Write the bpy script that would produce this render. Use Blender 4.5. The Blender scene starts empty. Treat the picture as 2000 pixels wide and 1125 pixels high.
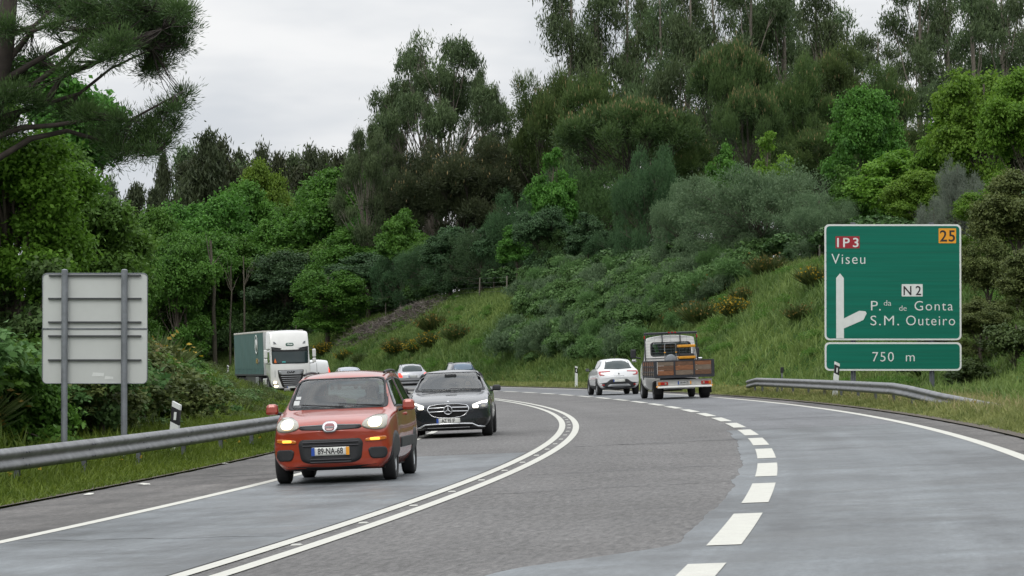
import bpy, bmesh, math, random
import numpy as np
from mathutils import Vector, Matrix
from mathutils.bvhtree import BVHTree
C = bpy.context.scene.collection
scene = bpy.context.scene
R = math.radians
# ------------------------------------------------------------------ camera
cam_d = bpy.data.cameras.new('camera'); cam = bpy.data.objects.new('camera', cam_d); C.objects.link(cam)
scene.camera = cam
FPX = 6136.15; PITCH = math.atan((703.976 - 562.5) / FPX)
cam_d.sensor_width = 36; cam_d.lens = FPX / 2000 * 36
cam_d.clip_start = .5; cam_d.clip_end = 5000
cam.location = (0, 0, 0); cam.rotation_euler = (R(90) + PITCH, 0, 0)
scene.render.resolution_x = 1024; scene.render.resolution_y = 576
# ------------------------------------------------------------------ world: bright overcast
SUN_EL, SUN_AZ = R(52), R(200)
world = bpy.data.worlds.new("World"); scene.world = world; world.use_nodes = True
wt = world.node_tree; wt.nodes.clear(); wn = wt.nodes.new; wl = wt.links.new
wo = wn('ShaderNodeOutputWorld'); wb = wn('ShaderNodeBackground'); wl(wb.outputs[0], wo.inputs[0])
sky = wn('ShaderNodeTexSky'); sky.sky_type = 'NISHITA'; sky.sun_disc = False
sky.sun_elevation = SUN_EL; sky.sun_rotation = SUN_AZ; sky.dust_density = 4; sky.air_density = 1.2
wb.inputs[1].default_value = 0.1
tc = wn('ShaderNodeTexCoord'); sp = wn('ShaderNodeSeparateXYZ'); wl(tc.outputs['Generated'], sp.inputs[0])
mp = wn('ShaderNodeMapping'); mp.inputs['Scale'].default_value = (5.0, 1.2, 17.0); mp.inputs['Location'].default_value = (1.7, .3, .35)
wl(tc.outputs['Generated'], mp.inputs[0])
nz = wn('ShaderNodeTexNoise'); nz.inputs['Scale'].default_value = 1.35; nz.inputs['Detail'].default_value = 5; nz.inputs['Roughness'].default_value = .5
wl(mp.outputs[0], nz.inputs[0])
cr = wn('ShaderNodeValToRGB'); cr.color_ramp.interpolation = 'B_SPLINE'
e = cr.color_ramp.elements; e[0].position = .38; e[0].color = (.63, .67, .725, 1); e[1].position = .58; e[1].color = (1, 1, 1, 1)
wl(nz.outputs['Fac'], cr.inputs[0])
# the cloud deck brightens towards the zenith, as an overcast sky does
mr = wn('ShaderNodeMapRange'); mr.inputs['From Min'].default_value = 0.12; mr.inputs['From Max'].default_value = .95
mr.inputs['To Min'].default_value = 10.2; mr.inputs['To Max'].default_value = 25; wl(sp.outputs['Z'], mr.inputs['Value'])
ml = wn('ShaderNodeVectorMath'); ml.operation = 'SCALE'; wl(cr.outputs[0], ml.inputs[0]); wl(mr.outputs[0], ml.inputs['Scale'])
mx = wn('ShaderNodeMixRGB'); mx.inputs[0].default_value = .94; wl(sky.outputs[0], mx.inputs[1]); wl(ml.outputs[0], mx.inputs[2])
wl(mx.outputs[0], wb.inputs[0])
sd = bpy.data.lights.new('sun', 'SUN'); sd.energy = .9; sd.angle = R(25); sd.color = (1, .96, .9)
sun = bpy.data.objects.new('sun', sd); C.objects.link(sun)
sun.rotation_euler = (R(90) - SUN_EL, 0, R(180) - SUN_AZ)
scene.view_settings.view_transform = 'Standard'; scene.view_settings.look = 'None'
scene.view_settings.exposure = 0.0; scene.view_settings.gamma = 1

# ------------------------------------------------------------------ materials
def nodes_of(m):
    m.use_nodes = True; nt = m.node_tree
    return nt, nt.nodes.get('Principled BSDF')
def mat(name, col, rough=.6, metal=0., var=0., vscale=3., coat=0., bump=0., bscale=30., spec=.5, emit=None, estr=0., stretch=None, col2=None):
    m = bpy.data.materials.new(name); nt, b = nodes_of(m); N = nt.nodes.new; L = nt.links.new
    b.inputs['Base Color'].default_value = (*col, 1); b.inputs['Roughness'].default_value = rough
    b.inputs['Metallic'].default_value = metal; b.inputs['Coat Weight'].default_value = coat
    b.inputs['Coat Roughness'].default_value = .04; b.inputs['Specular IOR Level'].default_value = spec
    if emit: b.inputs['Emission Color'].default_value = (*emit, 1); b.inputs['Emission Strength'].default_value = estr
    t = N('ShaderNodeTexCoord'); src = t.outputs['Object']
    if stretch:
        q = N('ShaderNodeMapping'); q.inputs['Scale'].default_value = stretch; L(src, q.inputs[0]); src = q.outputs[0]
    if var > 0:
        n = N('ShaderNodeTexNoise'); n.inputs['Scale'].default_value = vscale; n.inputs['Detail'].default_value = 6; n.inputs['Roughness'].default_value = .65
        L(src, n.inputs[0]); r = N('ShaderNodeValToRGB'); L(n.outputs['Fac'], r.inputs[0])
        c2 = col2 or tuple(min(1, c * (1 + var)) for c in col); c1 = tuple(c * (1 - var) for c in col)
        if col2: c1 = col
        r.color_ramp.elements[0].position = .3; r.color_ramp.elements[1].position = .7
        r.color_ramp.elements[0].color = (*c1, 1); r.color_ramp.elements[1].color = (*c2, 1)
        L(r.outputs[0], b.inputs['Base Color'])
        a = N('ShaderNodeMath'); a.operation = 'MULTIPLY_ADD'; a.inputs[1].default_value = .18; a.inputs[2].default_value = max(0, rough - .09)
        L(n.outputs['Fac'], a.inputs[0]); L(a.outputs[0], b.inputs['Roughness'])
    if bump > 0:
        n2 = N('ShaderNodeTexNoise'); n2.inputs['Scale'].default_value = bscale; n2.inputs['Detail'].default_value = 4; L(src, n2.inputs[0])
        bp = N('ShaderNodeBump'); bp.inputs['Strength'].default_value = bump; bp.inputs['Distance'].default_value = .02
        L(n2.outputs['Fac'], bp.inputs['Height']); L(bp.outputs[0], b.inputs['Normal'])
    return m
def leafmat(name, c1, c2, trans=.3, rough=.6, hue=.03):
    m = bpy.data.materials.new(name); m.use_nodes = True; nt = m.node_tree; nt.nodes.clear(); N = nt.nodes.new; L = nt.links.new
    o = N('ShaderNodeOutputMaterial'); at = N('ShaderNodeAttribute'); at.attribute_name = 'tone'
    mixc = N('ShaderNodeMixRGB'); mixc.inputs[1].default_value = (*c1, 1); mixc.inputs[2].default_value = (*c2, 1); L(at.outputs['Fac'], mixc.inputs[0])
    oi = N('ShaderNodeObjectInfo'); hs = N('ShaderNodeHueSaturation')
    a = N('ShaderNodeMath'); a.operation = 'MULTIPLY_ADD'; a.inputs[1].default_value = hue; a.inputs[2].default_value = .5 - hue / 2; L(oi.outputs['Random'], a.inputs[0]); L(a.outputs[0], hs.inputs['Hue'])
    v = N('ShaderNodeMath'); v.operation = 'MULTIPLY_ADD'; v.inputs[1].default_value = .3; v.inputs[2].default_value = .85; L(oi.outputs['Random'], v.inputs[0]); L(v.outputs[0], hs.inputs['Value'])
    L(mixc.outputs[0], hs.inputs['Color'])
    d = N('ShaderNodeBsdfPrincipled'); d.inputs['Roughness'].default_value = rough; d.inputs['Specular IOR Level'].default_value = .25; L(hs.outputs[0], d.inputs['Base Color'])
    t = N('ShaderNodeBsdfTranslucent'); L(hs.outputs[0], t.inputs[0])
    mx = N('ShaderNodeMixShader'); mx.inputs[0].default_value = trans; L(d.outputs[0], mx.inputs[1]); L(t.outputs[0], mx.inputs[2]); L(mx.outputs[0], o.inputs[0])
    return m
def glassmat(name, tint, op):
    m = bpy.data.materials.new(name); m.use_nodes = True; nt = m.node_tree; nt.nodes.clear(); N = nt.nodes.new; L = nt.links.new
    o = N('ShaderNodeOutputMaterial'); tr = N('ShaderNodeBsdfTransparent'); tr.inputs[0].default_value = (*tint, 1)
    p = N('ShaderNodeBsdfPrincipled'); p.inputs['Base Color'].default_value = (.02, .03, .03, 1); p.inputs['Roughness'].default_value = .05; p.inputs['Specular IOR Level'].default_value = .8
    m1 = N('ShaderNodeMixShader'); m1.inputs[0].default_value = op; L(tr.outputs[0], m1.inputs[1]); L(p.outputs[0], m1.inputs[2])
    g = N('ShaderNodeBsdfGlossy'); g.inputs['Roughness'].default_value = .04
    f = N('ShaderNodeFresnel'); f.inputs[0].default_value = 1.5
    m2 = N('ShaderNodeMixShader'); L(f.outputs[0], m2.inputs[0]); L(m1.outputs[0], m2.inputs[1]); L(g.outputs[0], m2.inputs[2]); L(m2.outputs[0], o.inputs[0])
    return m

# ------------------------------------------------------------------ object helpers
def tag(o, label=None, cat=None, group=None, kind=None):
    if label: o['label'] = label
    if cat: o['category'] = cat
    if group: o['group'] = group
    if kind: o['kind'] = kind
    return o
def empty(name, loc=(0, 0, 0), label=None, cat=None, group=None):
    o = bpy.data.objects.new(name, None); C.objects.link(o); o.location = loc; o.empty_display_size = .3
    return tag(o, label, cat, group)
def npmesh(name, V, F, m, parent=None, tone=None, smooth=False, uv=None):
    """V (n,3), F (m,3|4) arrays"""
    V = np.asarray(V, np.float32); F = np.asarray(F, np.int32); k = F.shape[1]
    me = bpy.data.meshes.new(name)
    me.vertices.add(len(V)); me.vertices.foreach_set('co', V.ravel())
    me.loops.add(F.size); me.loops.foreach_set('vertex_index', F.ravel())
    me.polygons.add(len(F)); me.polygons.foreach_set('loop_start', np.arange(0, F.size, k, dtype=np.int32))
    if smooth: me.polygons.foreach_set('use_smooth', np.ones(len(F), bool))
    me.update(calc_edges=True)
    if tone is not None:
        a = me.attributes.new('tone', 'FLOAT', 'FACE'); a.data.foreach_set('value', np.asarray(tone, np.float32))
    if uv is not None:
        u = me.uv_layers.new(name='UVMap'); u.data.foreach_set('uv', np.asarray(uv, np.float32)[F.ravel()].ravel())
    me.materials.append(m)
    o = bpy.data.objects.new(name, me); C.objects.link(o)
    if parent: o.parent = parent
    return o
class MB:
    """collects shapes and links them as one mesh object"""
    def __init__(s): s.v = []; s.f = []; s.sm = []
    def add(s, vs, fs, smooth=False):
        n = len(s.v); s.v += [tuple(v) for v in vs]; s.f += [tuple(i + n for i in f) for f in fs]; s.sm += [smooth] * len(fs); return s
    def box(s, c, d, rot=None, taper=(1, 1), bev=0.):
        hx, hy, hz = d[0] / 2, d[1] / 2, d[2] / 2
        bm = bmesh.new(); bmesh.ops.create_cube(bm, size=1)
        for v in bm.verts:
            k = (taper[0], taper[1]) if v.co.z > 0 else (1, 1)
            v.co = Vector((v.co.x * d[0] * k[0], v.co.y * d[1] * k[1], v.co.z * d[2]))
        if bev > 0: bmesh.ops.bevel(bm, geom=bm.edges[:], offset=min(bev, min(d) * .45), segments=2, affect='EDGES', profile=.5)
        M = Matrix.Translation(Vector(c)) @ (rot.to_4x4() if rot else Matrix())
        bm.verts.index_update(); s.add([M @ v.co for v in bm.verts], [[v.index for v in f.verts] for f in bm.faces]); bm.free(); return s
    def tube(s, pts, r, seg=8, caps=True, smooth=True):
        pts = [Vector(p) for p in pts]; n = len(pts); rs = r if hasattr(r, '__len__') else [r] * n
        vs = []; up = None
        for i, p in enumerate(pts):
            t = (pts[min(i + 1, n - 1)] - pts[max(i - 1, 0)]).normalized()
            if up is None: up = Vector((0, 0, 1)) if abs(t.z) < .9 else Vector((1, 0, 0))
            a = t.cross(up).normalized(); b = a.cross(t).normalized(); up = b
            for k in range(seg):
                q = 2 * math.pi * k / seg; vs.append(p + (a * math.cos(q) + b * math.sin(q)) * rs[i])
        fs = []
        for i in range(n - 1):
            for k in range(seg):
                fs.append((i * seg + k, i * seg + (k + 1) % seg, (i + 1) * seg + (k + 1) % seg, (i + 1) * seg + k))
        s.add(vs, fs, smooth)
        if caps: s.add(vs[:seg], [tuple(range(seg))[::-1]]); s.add(vs[-seg:], [tuple(range(seg))])
        return s
    def lathe(s, prof, M=None, seg=24, smooth=True, sweep=1.):
        """prof list of (r, z) about z"""
        M = M or Matrix(); vs = []; n = len(prof)
        for k in range(seg):
            q = 2 * math.pi * k / seg
            for r_, z in prof: vs.append(M @ Vector((r_ * math.cos(q), r_ * math.sin(q), z)))
        fs = [(k * n + i, ((k + 1) % seg) * n + i, ((k + 1) % seg) * n + i + 1, k * n + i + 1) for k in range(seg) for i in range(n - 1)]
        return s.add(vs, fs, smooth)
    def prism(s, poly, z0, z1, M=None):
        M = M or Matrix(); n = len(poly)
        vs = [M @ Vector((x, y, z0)) for x, y in poly] + [M @ Vector((x, y, z1)) for x, y in poly]
        fs = [tuple(range(n))[::-1], tuple(range(n, 2 * n))] + [(i, (i + 1) % n, n + (i + 1) % n, n + i) for i in range(n)]
        return s.add(vs, fs)
    def build(s, name, m, parent=None):
        me = bpy.data.meshes.new(name); me.from_pydata(s.v, [], s.f); me.update()
        me.polygons.foreach_set('use_smooth', s.sm)
        bm = bmesh.new(); bm.from_mesh(me); bmesh.ops.recalc_face_normals(bm, faces=bm.faces); bm.to_mesh(me); bm.free()
        me.materials.append(m); o = bpy.data.objects.new(name, me); C.objects.link(o)
        if parent: o.parent = parent
        return o
def copy_tree(o, parent=None):
    c = o.copy(); C.objects.link(c); c.parent = parent
    for ch in list(o.children): copy_tree(ch, c)
    return c
_txt = {}
def text_obj(name, body, size, m, parent, M, weight=.0, align='CENTER', sx=1., depth=.004, spacing=1.):
    cu = bpy.data.curves.new('t', 'FONT'); cu.body = body; cu.size = size; cu.align_x = align; cu.align_y = 'CENTER'
    cu.offset = weight; cu.extrude = depth; cu.space_character = spacing; cu.resolution_u = 4
    t = bpy.data.objects.new('t', cu); C.objects.link(t)
    dg = bpy.context.evaluated_depsgraph_get(); me = bpy.data.meshes.new_from_object(t.evaluated_get(dg))
    bpy.data.objects.remove(t); me.name = name
    me.transform(M @ Matrix.Diagonal((sx, 1, 1, 1))); me.materials.clear(); me.materials.append(m)
    o = bpy.data.objects.new(name, me); C.objects.link(o)
    if parent: o.parent = parent
    return o

# ------------------------------------------------------------------ the road's course (measured from the lane markings)
SS = np.linspace(-60, 420, 1921)
def _c(a):
    d = SS[1] - SS[0]; r = np.concatenate([[0], np.cumsum((a[1:] + a[:-1]) / 2 * d)]); return r - np.interp(0, SS, r)
_k = np.interp(SS, [0, 100, 210, 330], [-.00202, -.00175, -.00257, -.00257])
RTH = .12029 + _c(_k); RX = -2.24265 + _c(np.sin(RTH)); RY = 22 + _c(np.cos(RTH))
RG = -.00018 + _c(np.interp(SS, [0, 140, 330], [-1e-5, -3e-5, -3e-5])); RZ = -1.52742 + _c(RG)
RE = .04272 - 7e-5 * np.clip(SS, 0, 300)
def ip(a, s): return np.interp(s, SS, a)
def base_z(s, o): return ip(RZ, s) + ip(RE, s) * np.clip(o, -6.5, 9.5)
def sm(x): x = np.clip(x, 0, 1); return x * x * (3 - 2 * x)
def vnoise(x, y, seed=0):
    """cheap smooth value noise"""
    xi = np.floor(x).astype(int); yi = np.floor(y).astype(int); fx = sm(x - xi); fy = sm(y - yi)
    def h(a, b): v = np.sin(a * 127.1 + b * 311.7 + seed * 74.7) * 43758.5453; return v - np.floor(v)
    return (h(xi, yi) * (1 - fx) + h(xi + 1, yi) * fx) * (1 - fy) + (h(xi, yi + 1) * (1 - fx) + h(xi + 1, yi + 1) * fx) * fy
def crest_z(s): return np.interp(s, [-60, 60, 120, 222, 253, 275, 330, 420], [4.0, 4.6, 5.2, 5.3, 2.2, .7, .2, 0])
def terr_z(s, o):
    s = np.asarray(s, float); o = np.asarray(o, float)
    z = base_z(s, o)
    # right-hand cutting
    foot = np.interp(s, [60, 92, 125], [13.2, 13.2, 10.6]); t = (o - foot) / 8.0; cz = crest_z(s) + .35 * (vnoise(s / 9, s * 0, 3) - .5)
    up = np.where(t > 0, np.clip(t, 0, 1) ** .95, 0); up = np.where(t > .85, .85 + .15 * sm((t - .85) / .35), up)
    z = z + up * (cz - z) + np.clip(o - foot - 9.4, 0, 80) * .07
    z = z + np.where(o > 7.75, sm((o - 7.75) / 1.2) * .05, 0)
    # left-hand bank
    l = -o
    z = z + np.where(l > 9, np.minimum((l - 9) * .34, 2.6) + np.clip(l - 15.5, 0, 60) * .06, 0) + np.where(l > 5.45, sm((l - 5.45) / .9) * .04, 0)
    amp = sm((np.abs(o - 1.1) - 7.5) / 4)
    z = z + amp * (.45 * (vnoise(s / 3.1, o / 2.6, 1) - .5) + .2 * (vnoise(s / 1.1, o / .9, 2) - .5))
    return z
def P(s, o, dz=0., flat=False):
    th = ip(RTH, s); x = ip(RX, s) + o * np.cos(th); y = ip(RY, s) - o * np.sin(th)
    z = (base_z(s, o) if flat else terr_z(s, o)) + dz
    return np.stack(np.broadcast_arrays(x, y, z), -1)
def so_of(x, y):
    d = (RX - x) ** 2 + (RY - y) ** 2; i = int(np.argmin(d))
    return SS[i], (x - RX[i]) * math.cos(RTH[i]) - (y - RY[i]) * math.sin(RTH[i])
def ground(x, y): return float(terr_z(*so_of(x, y)))
def at(px, Y): return (px - 1000) / FPX * Y
def height(py, Y): return (703.976 - py) / FPX * Y
def ribbon(name, s0, s1, ds, offs, dz, m, flat=True, parent=None):
    s = np.arange(s0, s1 + ds / 2, ds); offs = np.asarray(offs, float); n, k = len(s), len(offs)
    S, O = np.meshgrid(s, offs, indexing='ij'); V = P(S, O, dz, flat).reshape(-1, 3)
    i = np.arange(n - 1)[:, None] * k + np.arange(k - 1)[None]; F = np.stack([i, i + 1, i + k + 1, i + k], -1).reshape(-1, 4)
    return npmesh(name, V, F, m, parent, smooth=True, uv=np.stack([O, S], -1).reshape(-1, 2))

# ------------------------------------------------------------------ ground materials
def uvmat(name, build):
    m = bpy.data.materials.new(name); nt, b = nodes_of(m); build(nt, b, nt.nodes.new, nt.links.new); return m
def noise(nt, vec, scale, detail=5, rough=.6, st=None):
    N = nt.nodes.new
    if st: q = N('ShaderNodeMapping'); q.inputs['Scale'].default_value = st; nt.links.new(vec, q.inputs[0]); vec = q.outputs[0]
    n = N('ShaderNodeTexNoise'); n.inputs['Scale'].default_value = scale; n.inputs['Detail'].default_value = detail; n.inputs['Roughness'].default_value = rough
    nt.links.new(vec, n.inputs[0]); return n.outputs['Fac']
def ramp(nt, f, stops):
    r = nt.nodes.new('ShaderNodeValToRGB'); nt.links.new(f, r.inputs[0]); el = r.color_ramp.elements
    while len(el) < len(stops): el.new(.5)
    for e_, (p_, c_) in zip(el, stops): e_.position = p_; e_.color = (*c_, 1) if len(c_) == 3 else c_
    return r.outputs[0]
def mul(nt, a, b, fac=1., mode='MULTIPLY'):
    m = nt.nodes.new('ShaderNodeMixRGB'); m.blend_type = mode; m.inputs[0].default_value = fac
    nt.links.new(a, m.inputs[1]); nt.links.new(b, m.inputs[2]); return m.outputs[0]
def asphalt(name, c1, c2, grain, streak, rough, bump, streak_c=(.6, 1.5)):
    def f(nt, b, N, L):
        uv = N('ShaderNodeTexCoord').outputs['UV']
        big = ramp(nt, noise(nt, uv, .5, 6, .6, (1, .35, 1)), [(.3, c1), (.7, c2)])
        gr = ramp(nt, noise(nt, uv, 16, 4, .75), [(.25, (1 - grain,) * 3), (.75, (1 + grain,) * 3)])
        g2 = ramp(nt, noise(nt, uv, 90, 2, .8), [(.25, (1 - grain * .8,) * 3), (.75, (1 + grain * .8,) * 3)])
        st = ramp(nt, noise(nt, uv, 1.1, 7, .65, (.55, 1.1, 1)), [(.36, (1 - streak,) * 3), (.52, (1.0,) * 3), (.68, (1 + streak * .9,) * 3)])
        tr = ramp(nt, noise(nt, uv, 1., 3, .5, (1.6, .02, 1)), [(.35, (1 - streak * .5,) * 3), (.65, (1 + streak * .5,) * 3)])
        g3 = ramp(nt, noise(nt, uv, 15, 4, .8, (1, .16, 1)), [(.3, (1 - grain * .75,) * 3), (.7, (1 + grain * .75,) * 3)])
        pt = ramp(nt, noise(nt, uv, .34, 8, .72, (1, .55, 1)), [(.40, (1 - streak * 1.15,) * 3), (.50, (1,) * 3), (.62, (1 + streak * .55,) * 3)])
        col = mul(nt, mul(nt, mul(nt, mul(nt, mul(nt, mul(nt, big, gr), st), g2), tr), g3), pt)
        L(col, b.inputs['Base Color'])
        rr = ramp(nt, noise(nt, uv, 1.1, 7, .65, (.55, 1.1, 1)), [(.3, (rough - .1,) * 3), (.7, (rough + .12,) * 3)]); L(rr, b.inputs['Roughness'])
        bp = N('ShaderNodeBump'); bp.inputs['Strength'].default_value = bump; bp.inputs['Distance'].default_value = .01
        L(noise(nt, uv, 45, 3, .7), bp.inputs['Height']); L(bp.outputs[0], b.inputs['Normal'])
        b.inputs['Specular IOR Level'].default_value = .4
    return uvmat(name, f)
M_road = asphalt('worn grey asphalt', (.094, .091, .088), (.128, .124, .121), .60, .10, .78, .8)
M_smooth = asphalt('smooth bluish asphalt', (.068, .077, .083), (.116, .128, .136), .26, .38, .46, .3)
M_mid = asphalt('grey blue asphalt', (.092, .096, .102), (.124, .129, .136), .4, .18, .6, .5)
M_should = asphalt('shoulder asphalt', (.072, .068, .064), (.116, .110, .105), .45, .3, .8, .7)
def line_f(nt, b, N, L):
    uv = N('ShaderNodeTexCoord').outputs['UV']
    w = ramp(nt, noise(nt, uv, 5, 6, .7), [(.24, (.27, .265, .24)), (.36, (.46, .455, .41)), (.8, (.55, .55, .49))])
    g = ramp(nt, noise(nt, uv, 60, 3, .7), [(.3, (.86,) * 3), (.6, (1.02,) * 3)]); L(mul(nt, w, g), b.inputs['Base Color']); b.inputs['Roughness'].default_value = .7
M_line = uvmat('road paint', line_f)
def soil_f(nt, b, N, L):
    uv = N('ShaderNodeTexCoord').outputs['Object']
    a = ramp(nt, noise(nt, uv, .16, 5, .6), [(.30, (.030, .065, .014)), (.48, (.050, .105, .020)), (.60, (.085, .110, .03)), (.75, (.05, .095, .02))])
    g = ramp(nt, noise(nt, uv, 3.5, 6, .7), [(.25, (.45,) * 3), (.7, (1.25,) * 3)]); L(mul(nt, a, g), b.inputs['Base Color'])
    b.inputs['Roughness'].default_value = .95; b.inputs['Specular IOR Level'].default_value = .1
    bp = N('ShaderNodeBump'); bp.inputs['Strength'].default_value = 1.; bp.inputs['Distance'].default_value = .15; L(noise(nt, uv, 5, 5, .7), bp.inputs['Height']); L(bp.outputs[0], b.inputs['Normal'])
M_soil = uvmat('grassy soil', soil_f)
M_gravel = mat('gritty verge edge', (.075, .062, .045), .95, var=.5, vscale=20)

# ------------------------------------------------------------------ ground and road
offs = np.unique(np.concatenate([np.arange(-130, -40, 6.), np.arange(-40, -18, 2.), np.arange(-18, -5.3, .4), [-5.5, -5.3], np.arange(-5, 7.6, 2.1), [7.62, 7.8], np.arange(8.1, 21, .4), np.arange(21, 40, 2.), np.arange(40, 220, 8.)]))
g = ribbon('ground', -60, 420, 1.5, offs, 0, M_soil, flat=False); tag(g, kind='structure')
gv = np.empty(len(g.data.vertices) * 3, np.float32); g.data.vertices.foreach_get('co', gv); gv = gv.reshape(-1, 3)
gu = np.tile(offs, len(gv) // len(offs)); sel = (gu > -5.45) & (gu < 7.7); gv[sel, 2] -= .06
g.data.vertices.foreach_set('co', gv.ravel()); g.data.update()
far = MB().add([(-2500, -600, -9), (2500, -600, -9), (2500, 4200, -9), (-2500, 4200, -9)], [(0, 1, 2, 3)]).build('far_ground', M_soil); tag(far, kind='structure')
oL, oA, oD, oR, oRA = -3.163, -5.373, 3.63, 6.897, 7.644
def rib(name, s0, s1, a, b, dz, m, n=2, ds=1.):
    return tag(ribbon(name, s0, s1, ds, np.linspace(a, b, n), dz, m), kind='structure')
def ragged(name, s0, s1, ds, fa, fb, dz, m, n=4):
    s = np.arange(s0, s1 + ds / 2, ds); A = fa(s); B = fb(s); t = np.linspace(0, 1, n)
    O = A[:, None] * (1 - t) + B[:, None] * t; S = np.repeat(s[:, None], n, 1); V = P(S, O, dz, True).reshape(-1, 3)
    i = np.arange(len(s) - 1)[:, None] * n + np.arange(n - 1)[None]; F = np.stack([i, i + 1, i + n + 1, i + n], -1).reshape(-1, 4)
    return tag(npmesh(name, V, F, m, smooth=True, uv=np.stack([O, S], -1).reshape(-1, 2)), kind='structure')
jag = lambda s, k, sd: (vnoise(s * k, s * 0, sd) - .5)
ragged('road', -60, 420, .3, lambda s: oA - .02 + .07 * jag(s, 1.3, 5) + .05 * jag(s, 3.1, 6), lambda s: oRA + .03 + .07 * jag(s, 1.1, 7) + .05 * jag(s, 3.3, 8), 0, M_road, 6)
ragged('road_shoulder', -60, 420, .3, lambda s: oA + .0 + .07 * jag(s, 1.3, 5) + .05 * jag(s, 3.1, 6), lambda s: oL + 0 * s, .004, M_should)
ragged('road_shoulder', -60, 420, .3, lambda s: oR + 0 * s, lambda s: oRA + .01 + .07 * jag(s, 1.1, 7) + .05 * jag(s, 3.3, 8), .004, M_should)
ragged('road_overlay', -60, 41.5, .25, lambda s: oD - .36 - 1.1 * sm((2.6 - s) / 3.5) + .08 * jag(s, .6, 11) + .03 * jag(s, 3, 12), lambda s: oR + 0 * s, .004, M_smooth)
rib('road_overlay', 41.5, 420, oD + .0, oR, .004, M_mid, 3)
rib('road_overlay', -60, 31.0, oL, -.28, .004, M_smooth, 3)
rib('edge_line', -60, 420, oL - .085, oL + .075, .008, M_line)
rib('edge_line', -60, 420, oR - .09, oR + .09, .008, M_line)
rib('centre_line', -60, 420, -.162 - .072, -.162 + .072, .008, M_line)
rib('centre_line', -60, 420, .162 - .072, .162 + .072, .008, M_line)
# dashed lane line, 5 m dashes with 2 m gaps
V = []; F = []; U = []
for i in range(-8, 50):
    s0 = 1.72 + 7.0 * (i - 1); s = np.linspace(s0, s0 + 4.87, 9)
    for a in s:
        for o_ in (oD - .13, oD + .13): V.append(P(a, o_, .009, True)); U.append((o_, a))
    n = len(V) - 18
    F += [(n + 2 * j, n + 2 * j + 1, n + 2 * j + 3, n + 2 * j + 2) for j in range(8)]
tag(npmesh('lane_line', V, F, M_line, uv=U), kind='structure')
# dark gritty lips between asphalt and grass
ragged('verge_edge', -60, 420, .4, lambda s: -5.75 + .3 * jag(s, .9, 15), lambda s: oA - .0 + 0 * s, .03, M_gravel)
ragged('verge_edge', -60, 420, .4, lambda s: oRA + 0 * s, lambda s: 7.95 + .3 * jag(s, .9, 16), .03, M_gravel)
# cracks and tar seams across the lanes
M_tar = mat('tar seam', (.028, .028, .03), .6)
def seam(s0, o0, s1, o1, w, sd):
    n = 26; t = np.linspace(0, 1, n); s = s0 + (s1 - s0) * t + .25 * (vnoise(t * 9, t * 0, sd) - .5); o = o0 + (o1 - o0) * t
    ww = w * (.3 + 1.2 * vnoise(t * 14, t * 0, sd + 1)); V = []
    for a, b, c in zip(s, o, ww): V += [P(a - c / 2, b, .007, True), P(a + c / 2, b, .007, True)]
    return V, [(2 * j, 2 * j + 1, 2 * j + 3, 2 * j + 2) for j in range(n - 1)]
V = []; F = []
for q in [(33.6, .4, 34.3, 3.4, .10), (33.9, 1.2, 33.2, 2.4, .08), (57, .7, 57.4, 2.1, .12), (51, 4.2, 51.6, 6.2, .16), (13.4, .3, 14.6, 3.2, .05), (19.4, .5, 20.6, 3.0, .05), (6.5, -3.0, 5.6, -.4, .03), (46, -2.8, 46.4, -.9, .12), (62, .5, 62.5, 3.3, .1), (-1, -5, -.5, -3.3, .03), (24, -4.6, 24.3, -3.5, .1), (75, 4, 75.6, 6.6, .12), (31.0, -3.1, 31.1, -.3, .05), (41.5, 3.75, 41.6, 6.8, .06)]:
    v, f = seam(*q, int(q[0] * 3)); n = len(V); V += v; F += [tuple(i + n for i in a) for a in f]
tag(npmesh('tar_seams', V, F, M_tar), kind='structure')
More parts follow.
